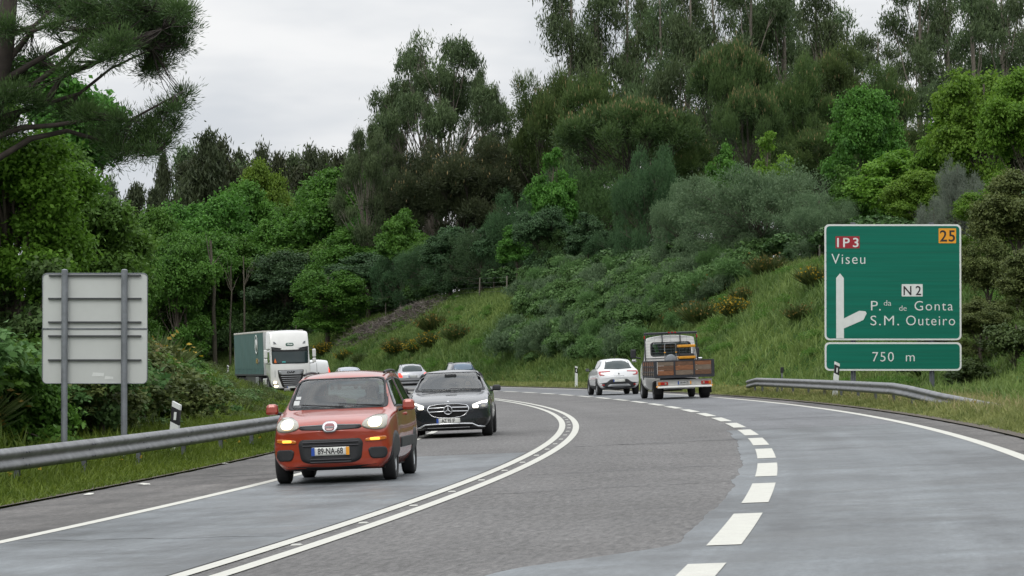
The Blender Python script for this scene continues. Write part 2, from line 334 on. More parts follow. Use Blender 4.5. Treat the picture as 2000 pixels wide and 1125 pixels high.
# ================================================================== vegetation
def unit(v): return v / (np.linalg.norm(v, axis=-1, keepdims=True) + 1e-9)
def leaf_quads(c, a, n, L, W, fold=.15):
    """rhombic leaves: centres c, long axis a, normal hint n"""
    b = unit(np.cross(a, n)); n = unit(np.cross(b, a)); L = np.broadcast_to(L, len(c))[:, None]; W = np.broadcast_to(W, len(c))[:, None]
    V = np.stack([c - a * L / 2, c + b * W / 2 + n * fold * W, c + a * L / 2, c - b * W / 2 + n * fold * W], 1).reshape(-1, 3)
    return V, np.arange(len(V)).reshape(-1, 4)
def foliage(rng, blobs, n_cl, n_leaf, L, W, cr_=.4, style='broad', low=.35, shell=.45):
    """blobs (k,6) centre+radii; small clumps on the blobs' shells; leaves gathered round each clump"""
    blobs = np.asarray(blobs, float); w = (blobs[:, 3] * blobs[:, 4]); w /= w.sum()
    bi = rng.choice(len(blobs), n_cl, p=w); d = unit(rng.normal(size=(n_cl, 3)))
    d[:, 2] = np.where((d[:, 2] < 0) & (rng.random(n_cl) > low), -d[:, 2], d[:, 2])
    r = 1 - shell * rng.random(n_cl) ** 1.5
    cc = blobs[bi, :3] + d * blobs[bi, 3:] * r[:, None]
    ctone = rng.random(n_cl) * .5 + rng.random(len(blobs))[bi] * .25
    sz = cr_ * (.6 + .8 * rng.random(n_cl))
    N = n_cl * n_leaf; ci = np.repeat(np.arange(n_cl), n_leaf)
    q = rng.normal(size=(N, 3)) * .5
    if style == 'droop': q[:, 2] -= np.abs(rng.normal(size=N)) * .7
    if style == 'broad': q[:, 2] *= .6
    c = cc[ci] + q * sz[ci][:, None]
    if style == 'needle':
        a = unit(q + d[ci] * .3 + np.array([0, 0, .5])); n = unit(rng.normal(size=(N, 3)))
    elif style == 'droop':
        a = unit(rng.normal(size=(N, 3)) * .55 + np.array([0, 0, -1.])); n = unit(rng.normal(size=(N, 3)))
    elif style == 'up':
        a = unit(rng.normal(size=(N, 3)) * .6 + d[ci] * .5 + np.array([0, 0, .8])); n = unit(rng.normal(size=(N, 3)))
    else:
        n = unit(d[ci] * .6 + rng.normal(size=(N, 3)) * .6 + np.array([0, 0, .5])); a = unit(np.cross(n, rng.normal(size=(N, 3))))
    k = .65 + .7 * rng.random(N)
    V, F = leaf_quads(c, a, n, L * k, W * k)
    tone = np.clip(ctone[ci] + rng.random(N) * .35 + (.34 if style == 'needle' else .14) * q[:, 2], 0, 1)  # random leaf tone, plus top light painted in: clump tops lighter, strongest on needles
    return V, F, tone, cc
def limb_path(a, b, rng, sag=.12, n=5):
    a = np.array(a, float); b = np.array(b, float); t = np.linspace(0, 1, n)[:, None]; L = np.linalg.norm(b - a)
    return a + (b - a) * t + np.array([0, 0, 1]) * (sag * L * np.sin(t * math.pi)) + rng.normal(size=(n, 3)) * L * .03 * np.sin(t * math.pi)
M_bark = mat('grey brown bark', (.085, .070, .055), .95, var=.45, vscale=4, stretch=(1, 1, .3))
M_bark_pale = mat('pale smooth bark', (.16, .14, .115), .85, var=.35, vscale=2, stretch=(1, 1, .25))
M_bark_dark = mat('dark pine bark', (.040, .032, .027), .95, var=.4, vscale=5)
LM = dict(
    oak=leafmat('oak leaves', (.030, .092, .014), (.105, .235, .034), .38),
    bright=leafmat('fresh yellow green leaves', (.055, .130, .014), (.17, .295, .034), .42),
    euc=leafmat('eucalyptus leaves', (.036, .060, .026), (.115, .165, .068), .28),
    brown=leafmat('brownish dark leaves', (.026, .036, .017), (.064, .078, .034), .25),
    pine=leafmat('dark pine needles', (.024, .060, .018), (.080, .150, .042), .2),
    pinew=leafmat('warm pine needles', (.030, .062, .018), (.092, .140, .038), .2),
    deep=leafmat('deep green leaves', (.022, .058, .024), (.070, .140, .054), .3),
    willow=leafmat('grey green willow leaves', (.046, .088, .040), (.145, .215, .108), .3),
    silver=leafmat('silver grey leaves', (.070, .095, .070), (.18, .21, .16), .25),
    scrub=leafmat('fresh scrub leaves', (.046, .105, .032), (.135, .235, .072), .38),
    olive=leafmat('olive brown shrub leaves', (.044, .070, .018), (.145, .175, .052), .3, hue=.01),
    near=leafmat('near hedge leaves', (.036, .090, .014), (.120, .240, .036), .42, hue=.008),
    nearB=leafmat('near bright leaves', (.056, .130, .014), (.170, .320, .036), .42, hue=.008),
    broom=leafmat('broom stems', (.035, .060, .018), (.095, .120, .034), .25),
    flower=leafmat('yellow broom flowers', (.25, .17, .015), (.42, .29, .02), .3, hue=0),
    rust=leafmat('rusty old flowers', (.11, .080, .02), (.20, .14, .03), .2, hue=0),
    shoots=leafmat('tan pine shoots', (.24, .17, .08), (.34, .26, .13), .15, hue=0))
PROTO = {}
def tree_mesh(key, seed, h, blobs, n_cl, n_leaf, L, W, cr_, style, trunk_r, leafkey, bark, limbs=True, low=.35, shell=.45, lean=0., trunk_top=.9, candles=0, limb_from=(.25, .85), limb_r=.25, droop=0.):
    rng = np.random.default_rng(seed); V, F, T, cc = foliage(rng, blobs, n_cl, n_leaf, L, W, cr_, style, low, shell)
    root = empty(key); o = npmesh('crown', V, F, LM[leafkey], root, tone=T)
    mb = MB(); top = h * trunk_top; n = 7
    tp = [(lean * (i / (n - 1)) ** 2 + .12 * math.sin(i * 1.7 + seed), .1 * math.cos(i * 2.1 + seed), top * i / (n - 1) - (.6 if i == 0 else 0)) for i in range(n)]
    mb.tube(tp, [trunk_r * (1.25 - 1.0 * i / (n - 1)) + .02 for i in range(n)], 8)
    if limbs:
        for b in np.asarray(blobs):
            f = rng.uniform(*limb_from); z0 = min(top * f, b[2] - .1 * h * rng.random()); z0 = max(z0, .15 * h)
            k = min(z0 / top, 1) * (n - 1); i0 = min(int(k), n - 2); q = k - i0
            s = [tp[i0][j] * (1 - q) + tp[i0 + 1][j] * q for j in range(3)]
            path = limb_path(s, b[:3] + np.array([0, 0, -.2 * b[5]]), rng, .08 + droop); r0 = trunk_r * limb_r * (1.3 - z0 / h)
            mb.tube([tuple(p) for p in path], [r0, r0 * .8, r0 * .6, r0 * .42, r0 * .25], 5)
            ids = rng.choice(len(cc), min(3, len(cc)), replace=False)
            near = cc[np.argsort(np.linalg.norm(cc - b[:3], axis=1))[:40]]
            for c in near[rng.choice(len(near), 4, replace=False)]:
                mb.tube([tuple(p) for p in limb_path(path[3], c, rng, .05, 4)], [r0 * .35, r0 * .25, r0 * .18, r0 * .1], 4)
    mb.build('trunk', bark, root)
    if candles:
        up = cc[cc[:, 2] > np.quantile(cc[:, 2], .45)]; c = up[rng.choice(len(up), candles)] + rng.normal(size=(candles, 3)) * cr_ * .6 + np.array([0, 0, cr_ * .5])
        a = unit(rng.normal(size=(candles, 3)) * .2 + np.array([0, 0, 1.])); v, f = leaf_quads(c, a, unit(rng.normal(size=(candles, 3))), .32, .07, 0)
        tag(npmesh('new_shoots', v, f, LM['shoots'], root, tone=rng.random(candles)), kind='stuff')
    PROTO[key] = (root, h, o); return root
def dome(rng, n, cx, cz, R_, H, r, top=True, squash=.8, core=.25):
    """blobs spread over an ellipsoidal crown envelope"""
    out = []
    for i in range(n):
        d = unit(rng.normal(size=3)); k = 1 if rng.random() > core else .5
        if top and d[2] < -.3: d[2] *= -.6
        rr = r * rng.uniform(.7, 1.3)
        out.append((cx + d[0] * (R_ - rr * .6) * k, d[1] * (R_ - rr * .6) * k, cz + d[2] * (H - rr * .5) * k, rr, rr, rr * squash))
    return out
g_ = np.random.default_rng
for i in range(3):
    r_ = g_(10 + i); b = dome(r_, 34, 0, 8.6, 5.0, 5.6, 1.5, squash=.9) + dome(r_, 12, 0, 4.4, 4.4, 2.6, 1.3, False)
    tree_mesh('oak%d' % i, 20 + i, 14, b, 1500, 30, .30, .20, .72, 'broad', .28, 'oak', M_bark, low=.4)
for i in range(4):
    r_ = g_(30 + i); b = []
    n = [17, 20, 15, 18][i]
    for k in range(n):
        t = .34 + .64 * (k + .5) / n; rad = (1.15 - t) * 9 * (.35 + .65 * r_.random()) * (1 if t > .45 else .7); a = r_.uniform(0, 6.28)
        rr = r_.uniform(.9, 1.75) * (1.25 - .4 * t); b.append((rad * math.cos(a), rad * math.sin(a), 24 * t, rr * 1.15, rr * 1.15, rr * .7))
    tree_mesh('euc%d' % i, 40 + i, 24, b, 560, 32, .40, .095, .68, 'droop', .27, 'euc', M_bark_pale, low=.3, shell=.7, trunk_top=.97, limb_from=(.35, .8), limb_r=.42, lean=r_.uniform(-1, 1))
for i in range(2):   # broad open eucalyptus
    r_ = g_(50 + i); b = []
    for k in range(52):
        a = r_.uniform(0, 6.28); el = r_.uniform(-.45, 1.45); f = r_.uniform(.5, 1.) ** .6; rr = r_.uniform(.75, 1.35)
        b.append((8.4 * f * math.cos(el) * math.cos(a), 6.5 * f * math.cos(el) * math.sin(a), 12.0 + 9.6 * f * math.sin(el), rr * 1.35, rr * 1.2, rr * .62))
    tree_mesh('eucwide%d' % i, 60 + i, 22, b, 1250, 34, .38, .085, .55, 'droop', .30, 'euc', M_bark_pale, low=.3, shell=.6, trunk_top=.8, limb_from=(.2, .6), limb_r=.34)
for i in range(2):   # umbrella pines
    r_ = g_(70 + i); b = []
    for k in range(40):
        a = r_.uniform(0, 6.28); q = math.sqrt(r_.random()); rad = 5.2 * q; rr = r_.uniform(.9, 1.35)
        b.append((rad * math.cos(a), rad * math.sin(a), 7.2 + 3.0 * math.sqrt(1 - .9 * q * q), rr, rr, rr * .8))
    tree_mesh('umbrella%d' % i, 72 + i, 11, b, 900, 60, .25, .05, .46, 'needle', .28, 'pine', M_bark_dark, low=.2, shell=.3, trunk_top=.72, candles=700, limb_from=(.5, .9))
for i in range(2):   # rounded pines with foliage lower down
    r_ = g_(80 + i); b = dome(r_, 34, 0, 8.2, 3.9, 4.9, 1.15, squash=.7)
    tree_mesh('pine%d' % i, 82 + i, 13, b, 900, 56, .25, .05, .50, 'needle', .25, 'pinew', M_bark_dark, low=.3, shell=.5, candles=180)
for i in range(3):   # pointed dark skyline trees
    r_ = g_(90 + i); b = []
    for k in range(40):
        t = (k + .5) / 40; rad = 3.6 * (1 - t ** 2.6) ** .8 * r_.uniform(.2, 1); a = r_.uniform(0, 6.28); rr = 1.3 * (1.1 - t * .55) * r_.uniform(.6, 1.2)
        b.append((rad * math.cos(a), rad * math.sin(a), 1.5 + 13.2 * t, rr, rr, rr * 1.15))
    tree_mesh('spire%d' % i, 92 + i, 15, b, 900, 26, .5, .14, .7, 'droop', .18, 'brown', M_bark, low=.5, shell=.5, trunk_top=.95)
for i in range(2):   # feathery willowy trees, leaves down to the ground
    r_ = g_(100 + i); b = dome(r_, 38, 0, 3.6, 5.2, 3.8, 1.3, squash=.8) + dome(r_, 12, 0, 1.6, 5.0, 1.2, 1.1)
    tree_mesh('willow%d' % i, 102 + i, 7.5, b, 1500, 36, .17, .055, .42, 'up', .16, 'willow', M_bark, low=.45, limb_from=(.05, .4))
for i in range(3):   # loose bright broadleaf
    r_ = g_(110 + i); b = dome(r_, 30, 0, 6.2, 3.7, 4.4, 1.15, squash=.6) + [(r_.normal() * .8, r_.normal() * .8, 10.2 + .3 * k, .7, .7, .8) for k in range(3)]
    tree_mesh('bright%d' % i, 112 + i, 11, b, 900, 28, .30, .20, .5, 'broad', .2, 'bright', M_bark, low=.4, shell=.6)
for i in range(3):   # dense bush
    r_ = g_(120 + i); b = dome(r_, 20, 0, 1.5, 1.7, 1.4, .7, squash=.8)
    tree_mesh('bush%d' % i, 122 + i, 3, b, 420, 26, .17, .10, .26, 'broad', .06, 'scrub', M_bark, limb_from=(.0, .3), low=.4)
for i in range(2):   # fine leaved bush
    r_ = g_(130 + i); b = dome(r_, 20, 0, 1.4, 1.6, 1.5, .65, squash=.9)
    tree_mesh('fine%d' % i, 132 + i, 3, b, 420, 28, .17, .035, .26, 'up', .05, 'scrub', M_bark, limb_from=(.0, .3), low=.4)
used = set()
def plant(key, X, Y, h, w=None, name='tree', label=None, group=None, leaf=None, rot=None, cat=None, z=None, base_w=None):
    """put a tree of height h (m) at X,Y; w is the width factor relative to height scale"""
    root, h0, crown = PROTO[key]
    r = root if key not in used else copy_tree(root); used.add(key)
    r.name = name
    s = h / h0; zz = ground(X, Y) if z is None else z
    r.location = (X, Y, zz - .05); r.scale = (s * (w or 1), s * (w or 1), s); r.rotation_euler = (0, 0, rot if rot is not None else (X * 1.7 + Y * .9) % 6.28)
    tag(r, label, cat or ('shrub' if 'shrub' in name or 'bush' in name else 'tree'), group)
    for ch in r.children:
        if ch.name.startswith('crown'):
            if leaf: ch.material_slots[0].link = 'OBJECT'; ch.material_slots[0].material = LM[leaf]
            else: ch.material_slots[0].link = 'DATA'
    return r
def crest_y(px):
    for Y in np.arange(90, 320, 1.):
        if so_of(at(px, Y), Y)[1] > 19.3: return Y
    return 300.
def tree_px(key, px, top, Y, label, wpx=None, leaf=None, name=None, group=None, nat=None):
    """a tree standing at depth Y whose top reaches the row seen in the photograph"""
    if px >= 740 and not (key[:4] in ('fine', 'bush') or leaf == 'silver' or name == 'tall_shrub'):
        Y += crest_y(px) + 2 - np.interp(px, [790, 850, 940, 1010, 1210, 1480, 1750, 2000], [236, 222, 208, 186, 168, 155, 140, 128])
    X = at(px, Y); z = ground(X, Y); h = height(top, Y) - z
    w0 = dict(oak=10.5, euc=9.5, eucwide=16.5, umbrella=12, pine=8.4, spire=5.4, willow=11.5, bright=8, bush=4, fine=3.8)[key.rstrip('0123')]
    w = None
    if wpx: w = (wpx / FPX * Y) / w0 / (h / PROTO[key][1])
    nm = name or dict(oak='oak_tree', euc='eucalyptus_tree', eucwide='eucalyptus_tree', umbrella='pine_tree', pine='pine_tree', spire='eucalyptus_tree', willow='willow_tree', bright='broadleaf_tree', bush='shrub', fine='shrub')[key.rstrip('0123')]
    return plant(key, X, Y, h, w, nm, label, group, leaf)
T = tree_px
# --- skyline row, far beyond the oaks on the left
g1 = 'dark skyline trees behind the bright oaks'
sky_l = 'dark pointed eucalyptus in the skyline row behind the bright green oaks'
for i, (px, tp, wd) in enumerate([(402, 268, 78), (432, 282, 74), (362, 292, 76), (470, 306, 62), (510, 294, 44), (545, 304, 54), (574, 310, 60), (605, 298, 58), (632, 302, 52), (660, 312, 70), (694, 300, 70), (722, 305, 70), (755, 300, 80), (385, 315, 90), (450, 320, 90), (528, 335, 90), (588, 335, 90), (645, 335, 90), (705, 345, 110)]):
    T('spire%d' % (i % 3), px, tp - 4, 400 + 9 * (i % 4), sky_l, wd * (1.5 + .25 * math.sin(i * 2.2)), leaf='euc' if i % 4 == 2 else None, group=g1)
T('spire0', 318, 300, 385, 'narrow dark cypress-like tree at the left end of the skyline row', 50)
T('spire1', 214, 352, 370, 'small dark tree in the sky gap under the big pine branch', 66, leaf='euc')
T('spire2', 266, 360, 375, 'dark ragged tree between the sky gap and the skyline row', 70)
T('spire1', 240, 405, 372, 'low dark tree at the foot of the sky gap on the left', 80, leaf='brown')
T('spire0', 300, 372, 372, 'low dark tree under the left end of the skyline row', 90)
# --- bright oaks beyond the bend
T('oak0', 402, 372, 305, 'tall bright green oak left of the lorry, above the pale trunk', 210)
T('oak1', 512, 332, 330, 'pale green oak with a pointed top, highest of the bright oaks', 130, leaf='bright')
T('oak2', 668, 348, 300, 'broad rounded bright green oak above the lorry cab', 235)
T('oak1', 300, 425, 290, 'green oak left of the tall oak, above the back of the road sign', 160)
T('oak0', 585, 392, 322, 'green oak between the pointed pale oak and the broad rounded one', 180)
T('oak2', 475, 372, 315, 'green oak directly below the pointed pale oak', 170)
T('oak0', 730, 410, 285, 'lower green oak at the right end of the bright oaks', 150)
T('oak1', 345, 470, 280, 'shaded oak low behind the back of the road sign', 170)
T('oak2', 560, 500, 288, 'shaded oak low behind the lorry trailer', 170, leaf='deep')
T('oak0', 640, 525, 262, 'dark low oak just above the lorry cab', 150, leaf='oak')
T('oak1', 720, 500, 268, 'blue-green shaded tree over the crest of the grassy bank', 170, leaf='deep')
T('oak1', 455, 395, 325, 'green oak filling the gap between the tall oak and the pointed pale one', 190)
T('oak0', 620, 372, 335, 'green oak crown behind the broad rounded oak', 190)
T('oak2', 545, 440, 300, 'mid green oak above the middle of the trailer', 190)
T('oak1', 690, 455, 280, 'fresh green oak low over the grassy bank, right of the lorry', 170)
T('oak0', 380, 440, 292, 'green oak below the tall oak, left of the crooked trunk', 190)
T('oak1', 430, 470, 296, 'shaded oak above the left end of the trailer', 200)
T('oak2', 505, 470, 304, 'shaded oak over the trailer roof', 190)
T('oak0', 600, 470, 292, 'dense green oak above the lorry cab, below the rounded one', 200)
T('oak1', 660, 430, 306, 'green oak low in the broad rounded oak', 210)
T('oak2', 300, 480, 284, 'shaded green oak right of the back of the road sign', 190)
T('oak0', 770, 440, 262, 'green oak under the left edge of the wide eucalyptus', 130)
T('oak0', 250, 470, 262, 'green oak half hidden by the hedge on the left', 150)
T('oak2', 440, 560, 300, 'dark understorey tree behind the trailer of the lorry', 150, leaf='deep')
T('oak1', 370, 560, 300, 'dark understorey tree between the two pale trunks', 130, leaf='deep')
# thick dark wood behind
def wood(name, spots, key, leaf, label, keep=.25):
    Vs = []; Fs = []; Ts = []; n = 0
    me = PROTO[key][2].data; v = np.empty(len(me.vertices) * 3, np.float32); me.vertices.foreach_get('co', v); v = v.reshape(-1, 3)
    f = np.arange(len(v)).reshape(-1, 4); t = np.empty(len(f), np.float32); me.attributes['tone'].data.foreach_get('value', t)
    pick = g_(len(spots)).choice(len(f), int(len(f) * keep), replace=False); q4 = v.reshape(-1, 4, 3)[pick]; cen = q4.mean(1, keepdims=True)
    v = (cen + (q4 - cen) * min(1.9, .82 / math.sqrt(keep))).reshape(-1, 3); t = t[pick]; f = np.arange(len(v)).reshape(-1, 4)
    for X, Y, h, w in spots:
        s = h / PROTO[key][1]; a = X * 3.1 + Y; R2 = np.array([[math.cos(a), -math.sin(a), 0], [math.sin(a), math.cos(a), 0], [0, 0, 1]])
        Vs.append((v @ R2.T) * np.array([s * w, s * w, s]) + np.array([X, Y, ground(X, Y) - .1])); Fs.append(f + n); Ts.append(t); n += len(v)
    return tag(npmesh(name, np.concatenate(Vs), np.concatenate(Fs), LM[leaf], tone=np.concatenate(Ts)), label, 'woodland', kind='stuff')
rw = g_(7)
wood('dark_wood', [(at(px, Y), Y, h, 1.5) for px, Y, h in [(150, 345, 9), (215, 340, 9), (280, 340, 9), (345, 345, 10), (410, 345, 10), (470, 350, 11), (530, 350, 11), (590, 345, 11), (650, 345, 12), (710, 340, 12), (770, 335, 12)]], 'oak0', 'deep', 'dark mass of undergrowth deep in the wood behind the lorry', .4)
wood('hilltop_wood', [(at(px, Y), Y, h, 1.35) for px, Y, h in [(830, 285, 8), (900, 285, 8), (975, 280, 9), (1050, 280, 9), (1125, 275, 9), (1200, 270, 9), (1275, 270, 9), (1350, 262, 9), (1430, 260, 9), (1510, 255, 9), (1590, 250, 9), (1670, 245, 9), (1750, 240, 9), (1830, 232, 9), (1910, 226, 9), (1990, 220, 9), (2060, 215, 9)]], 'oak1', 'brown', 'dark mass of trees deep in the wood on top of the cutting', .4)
# pale trunks at the wood's edge, seen above the broom
M_trunk = mat('pale lichen bark', (.085, .075, .055), .9, var=.5, vscale=1.5, stretch=(1, 1, .3))
# --- big eucalyptus and its dark neighbours
T('eucwide0', 858, 48, 262, 'wide open eucalyptus standing alone against the sky', 345)
T('eucwide0', 716, 235, 280, 'low spreading eucalyptus left of the wide one', 150)
T('eucwide1', 945, 125, 268, 'eucalyptus crown overlapping the right side of the wide one', 170)
T('eucwide1', 785, 150, 270, 'eucalyptus crown overlapping the left side of the wide one', 150)
T('eucwide1', 755, 215, 285, 'thin eucalyptus leaning left at the edge of the sky', 130, leaf='euc')
T('pine0', 905, 262, 248, 'dark brown bushy tree at the foot of the wide eucalyptus', 230, leaf='brown', name='broadleaf_tree')
T('pine1', 800, 300, 255, 'dark brown tree left of the foot of the wide eucalyptus', 180, leaf='brown', name='broadleaf_tree')
T('pine1', 1000, 282, 240, 'dark brown bushy tree right of the wide eucalyptus', 160, leaf='brown', name='broadleaf_tree')
T('bright0', 1030, 205, 262, 'slim dark sapling in the notch right of the wide eucalyptus', 60, leaf='pinew')
T('oak2', 880, 450, 214, 'dark green oak in the belt above the knoll fence', 110, leaf='deep')
T('bright1', 965, 425, 200, 'slim dark green tree in the belt above the knoll', 80, leaf='deep')
T('oak1', 830, 470, 228, 'green oak at the left of the dark belt above the knoll', 100, leaf='oak')
T('oak0', 1060, 400, 178, 'dark green oak above the left end of the thicket', 120, leaf='deep')
T('bright2', 1150, 420, 172, 'slim deep green tree above the middle of the thicket', 90, leaf='deep')
T('bright2', 785, 415, 235, 'bright green young tree under the dark brown trees', 110, leaf='oak')
# --- eucalyptus rank along the top
eg = 'tall eucalyptus rank along the top of the cutting'
el = 'tall eucalyptus with bare pale trunk in the rank along the top of the wood'
for i, (px, tp, Y, wd) in enumerate([(1112, -60, 250, 200), (1168, -30, 258, 170), (1225, -50, 262, 190), (1290, -20, 255, 180), (1345, -60, 250, 170), (1400, -40, 262, 190), (1462, -70, 250, 210), (1530, -50, 256, 220), (1600, -30, 250, 200), (1650, 20, 262, 170), (1800, -60, 236, 190), (1850, -30, 246, 200), (1905, -70, 236, 200), (1965, -50, 232, 200), (2030, -60, 226, 200), (1480, -10, 280, 180), (1570, 0, 285, 190), (1250, 20, 290, 160), (1940, -20, 275, 190)]):
    T('euc%d' % (i % 4), px, tp, Y, el, wd, group=eg)
T('euc2', 1715, 60, 245, 'shorter eucalyptus leaning into the gap of sky on the right', 150)
T('pine0', 1060, 122, 236, 'dark pine on the left flank of the eucalyptus rank', 150)
T('pine1', 1160, 150, 232, 'dark pine under the first eucalyptus trunks', 160)
# --- pines
T('umbrella0', 1232, 205, 205, 'broad umbrella pine with tan shoots, widest of the pines', 330)
T('umbrella1', 1462, 180, 198, 'rounded pine dome covered in tan candle shoots', 160)
T('umbrella0', 1430, 96, 222, 'high round pine behind the candle-covered dome', 190)
T('pine0', 1572, 100, 214, 'olive green pine right of the high round pine', 135)
T('pine1', 1650, 92, 222, 'dark pine with flat top left of the gap of sky', 150)
T('pine0', 1728, 110, 216, 'dark pine below the gap of sky', 140)
T('pine1', 1500, 230, 210, 'dark pine behind the grey green willow', 190)
T('pine0', 1355, 250, 214, 'shaded pine between the umbrella pine and the candle dome', 170)
T('pine1', 1610, 250, 206, 'shaded pine above the grey willow, left of the round green tree', 150)
T('pine0', 1780, 225, 212, 'dark pine at the foot of the trunks right of the sky gap', 130)
T('pine1', 1850, 260, 208, 'dark pine hidden behind the bright tree on the right', 150)
T('willow0', 1155, 300, 196, 'dark shaded tree under the left half of the umbrella pine', 220, leaf='pine', name='broadleaf_tree')
T('willow0', 1105, 300, 200, 'dark green tree left of the umbrella pine', 130, leaf='deep', name='broadleaf_tree')
# --- middle belt on the crest
T('bright1', 1080, 300, 190, 'green tree with light tips left of the umbrella pine', 110, leaf='oak')
T('willow1', 1010, 372, 192, 'blue-green tree on the crest above the dark car', 150, leaf='deep', name='broadleaf_tree')
T('willow0', 940, 440, 208, 'blue-green tree standing over the grassy knoll', 170, leaf='deep', name='broadleaf_tree')
T('willow0', 850, 460, 222, 'blue-green tree behind the fence posts on the knoll', 170, leaf='deep', name='broadleaf_tree')
T('bright2', 1010, 440, 186, 'small fresh green tree in the dark belt above the thicket', 80, leaf='oak')
T('willow1', 790, 490, 236, 'dark blue-green tree at the left of the knoll fence', 150, leaf='deep', name='broadleaf_tree')
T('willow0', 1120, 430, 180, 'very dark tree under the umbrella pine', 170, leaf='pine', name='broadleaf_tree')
T('willow0', 1210, 440, 172, 'deep shaded tree above the middle of the thicket', 150, leaf='deep', name='broadleaf_tree')
T('willow1', 1270, 288, 172, 'dark grey-green tree left of the large willow', 160, leaf='deep')
T('willow0', 1480, 312, 158, 'large feathery grey-green willow on the crest', 370)
T('willow1', 1350, 350, 160, 'grey-green willow at the left edge of the large willow', 170)
T('willow1', 1600, 375, 153, 'grey-green willow just left of the green road sign', 190)
T('bright1', 1500, 268, 182, 'fresh green tree rising behind the large willow', 130)
T('bright0', 1415, 290, 186, 'fresh green tree behind the left shoulder of the large willow', 100, leaf='oak')
T('oak2', 1690, 188, 178, 'round mid green tree above the road sign', 170)
T('bright2', 1745, 300, 162, 'bright green tree directly above the road sign', 190, leaf='bright')
T('bright0', 1660, 330, 166, 'bright green tree at the right edge of the large willow', 120, leaf='oak')
T('oak0', 1925, 126, 160, 'big bright yellow-green tree on the right, tallest of the fresh greens', 210, leaf='bright')
T('oak1', 2005, 150, 156, 'bright yellow-green tree cut by the right border', 180, leaf='bright')
T('bright1', 1840, 230, 158, 'bright green lower branch tree left of the big yellow-green tree', 130)
T('oak2', 1800, 340, 150, 'bright green tree between the road sign and the silver shrub', 150, leaf='bright')
T('willow0', 1872, 305, 132, 'silver grey willow above the right corner of the road sign', 120, leaf='silver', name='willow_shrub')
T('willow1', 1825, 385, 128, 'silver grey shrub touching the top of the road sign', 90, leaf='silver', name='willow_shrub')
T('oak1', 1930, 370, 126, 'bright green tree behind the olive hedge on the right', 130, leaf='bright')
# --- olive brown hedge right of the sign, coming down to the verge
for px, tp, Y, wd, lf, lb in [(1990, 345, 108, 190, 'olive', 'tall olive brown shrub at the right border'), (1930, 470, 107, 130, 'olive', 'olive brown shrub right of the road sign'), (1915, 590, 104, 120, 'olive', 'dark shrub beside the lower right corner of the road sign'), (1985, 620, 98, 150, 'pinew', 'low dark shrub above the buried guardrail end'), (1850, 640, 112, 130, 'pinew', 'dark shrub behind the distance panel of the road sign'), (1900, 700, 100, 110, 'pinew', 'low dark shrub behind the sloping guardrail end'), (2040, 480, 100, 170, 'olive', 'olive shrub cut by the right border'), (1790, 690, 112, 120, 'scrub', 'low green shrub under the distance panel'), (2010, 730, 92, 90, 'scrub', 'small green shrub low at the right border')]:
    T(('oak%d' if tp < 610 else 'bush%d') % (px % 3), px, tp, Y, lb, wd, leaf=lf, name='tall_shrub' if tp < 610 else None)

# ------------------------------------------------------------------ grass and thickets
def blades(name, s, o, h, w, m, label, lean=.35, tone=None, cat='grass', rng=None, dz=0.):
    n = len(s); pos = P(s, o, dz).astype(float); rng = rng or g_(n)
    a = rng.uniform(0, 6.28, n); t = np.stack([np.cos(a), np.sin(a), a * 0], -1); l = rng.normal(size=(n, 3)) * lean; l[:, 2] = 1
    up = unit(l); h = h * (.5 + .9 * rng.random(n)); hw = t * (np.broadcast_to(w, n) * .5)[:, None] * (.7 + .6 * rng.random(n))[:, None]
    mid = pos + up * (h * .55)[:, None]; tip = pos + unit(l * np.array([1.9, 1.9, 1])) * h[:, None]
    V = np.stack([pos - hw, pos + hw, mid + hw * .7, tip, mid - hw * .7], 1)
    me = bpy.data.meshes.new(name); V = V.reshape(-1, 3)
    i = np.arange(n)[:, None] * 5; F = np.concatenate([i + np.array([0, 1, 2, 4]), i + np.array([4, 2, 3, 3])], 0)
    q = F[:n]; t3 = np.stack([i[:, 0] + 4, i[:, 0] + 2, i[:, 0] + 3], -1)
    me.vertices.add(len(V)); me.vertices.foreach_set('co', V.astype(np.float32).ravel()); me.loops.add(7 * n)
    me.loops.foreach_set('vertex_index', np.concatenate([q.ravel(), t3.ravel()]).astype(np.int32)); me.polygons.add(2 * n)
    me.polygons.foreach_set('loop_start', np.concatenate([np.arange(n) * 4, 4 * n + np.arange(n) * 3]).astype(np.int32)); me.update(calc_edges=True)
    tn = tone if tone is not None else rng.random(n); at_ = me.attributes.new('tone', 'FLOAT', 'FACE'); at_.data.foreach_set('value', np.clip(np.concatenate([tn, tn + .12]), 0, 1).astype(np.float32))
    me.materials.append(m); ob = bpy.data.objects.new(name, me); C.objects.link(ob)
    return tag(ob, label, cat, kind='stuff')
LG = leafmat('verge grass blades', (.070, .105, .022), (.26, .275, .095), .35, hue=0)
LG2 = leafmat('bank grass blades', (.042, .094, .021), (.180, .248, .068), .38, hue=0)
LG3 = leafmat('left verge grass blades', (.050, .095, .010), (.150, .205, .028), .38, hue=0)
LH = leafmat('seed heads', (.20, .17, .08), (.34, .29, .15), .2, hue=0)
r1 = g_(1)
def patch(s, o, k=.25, sd=4): return vnoise(s * k, o * k * 1.5, sd)
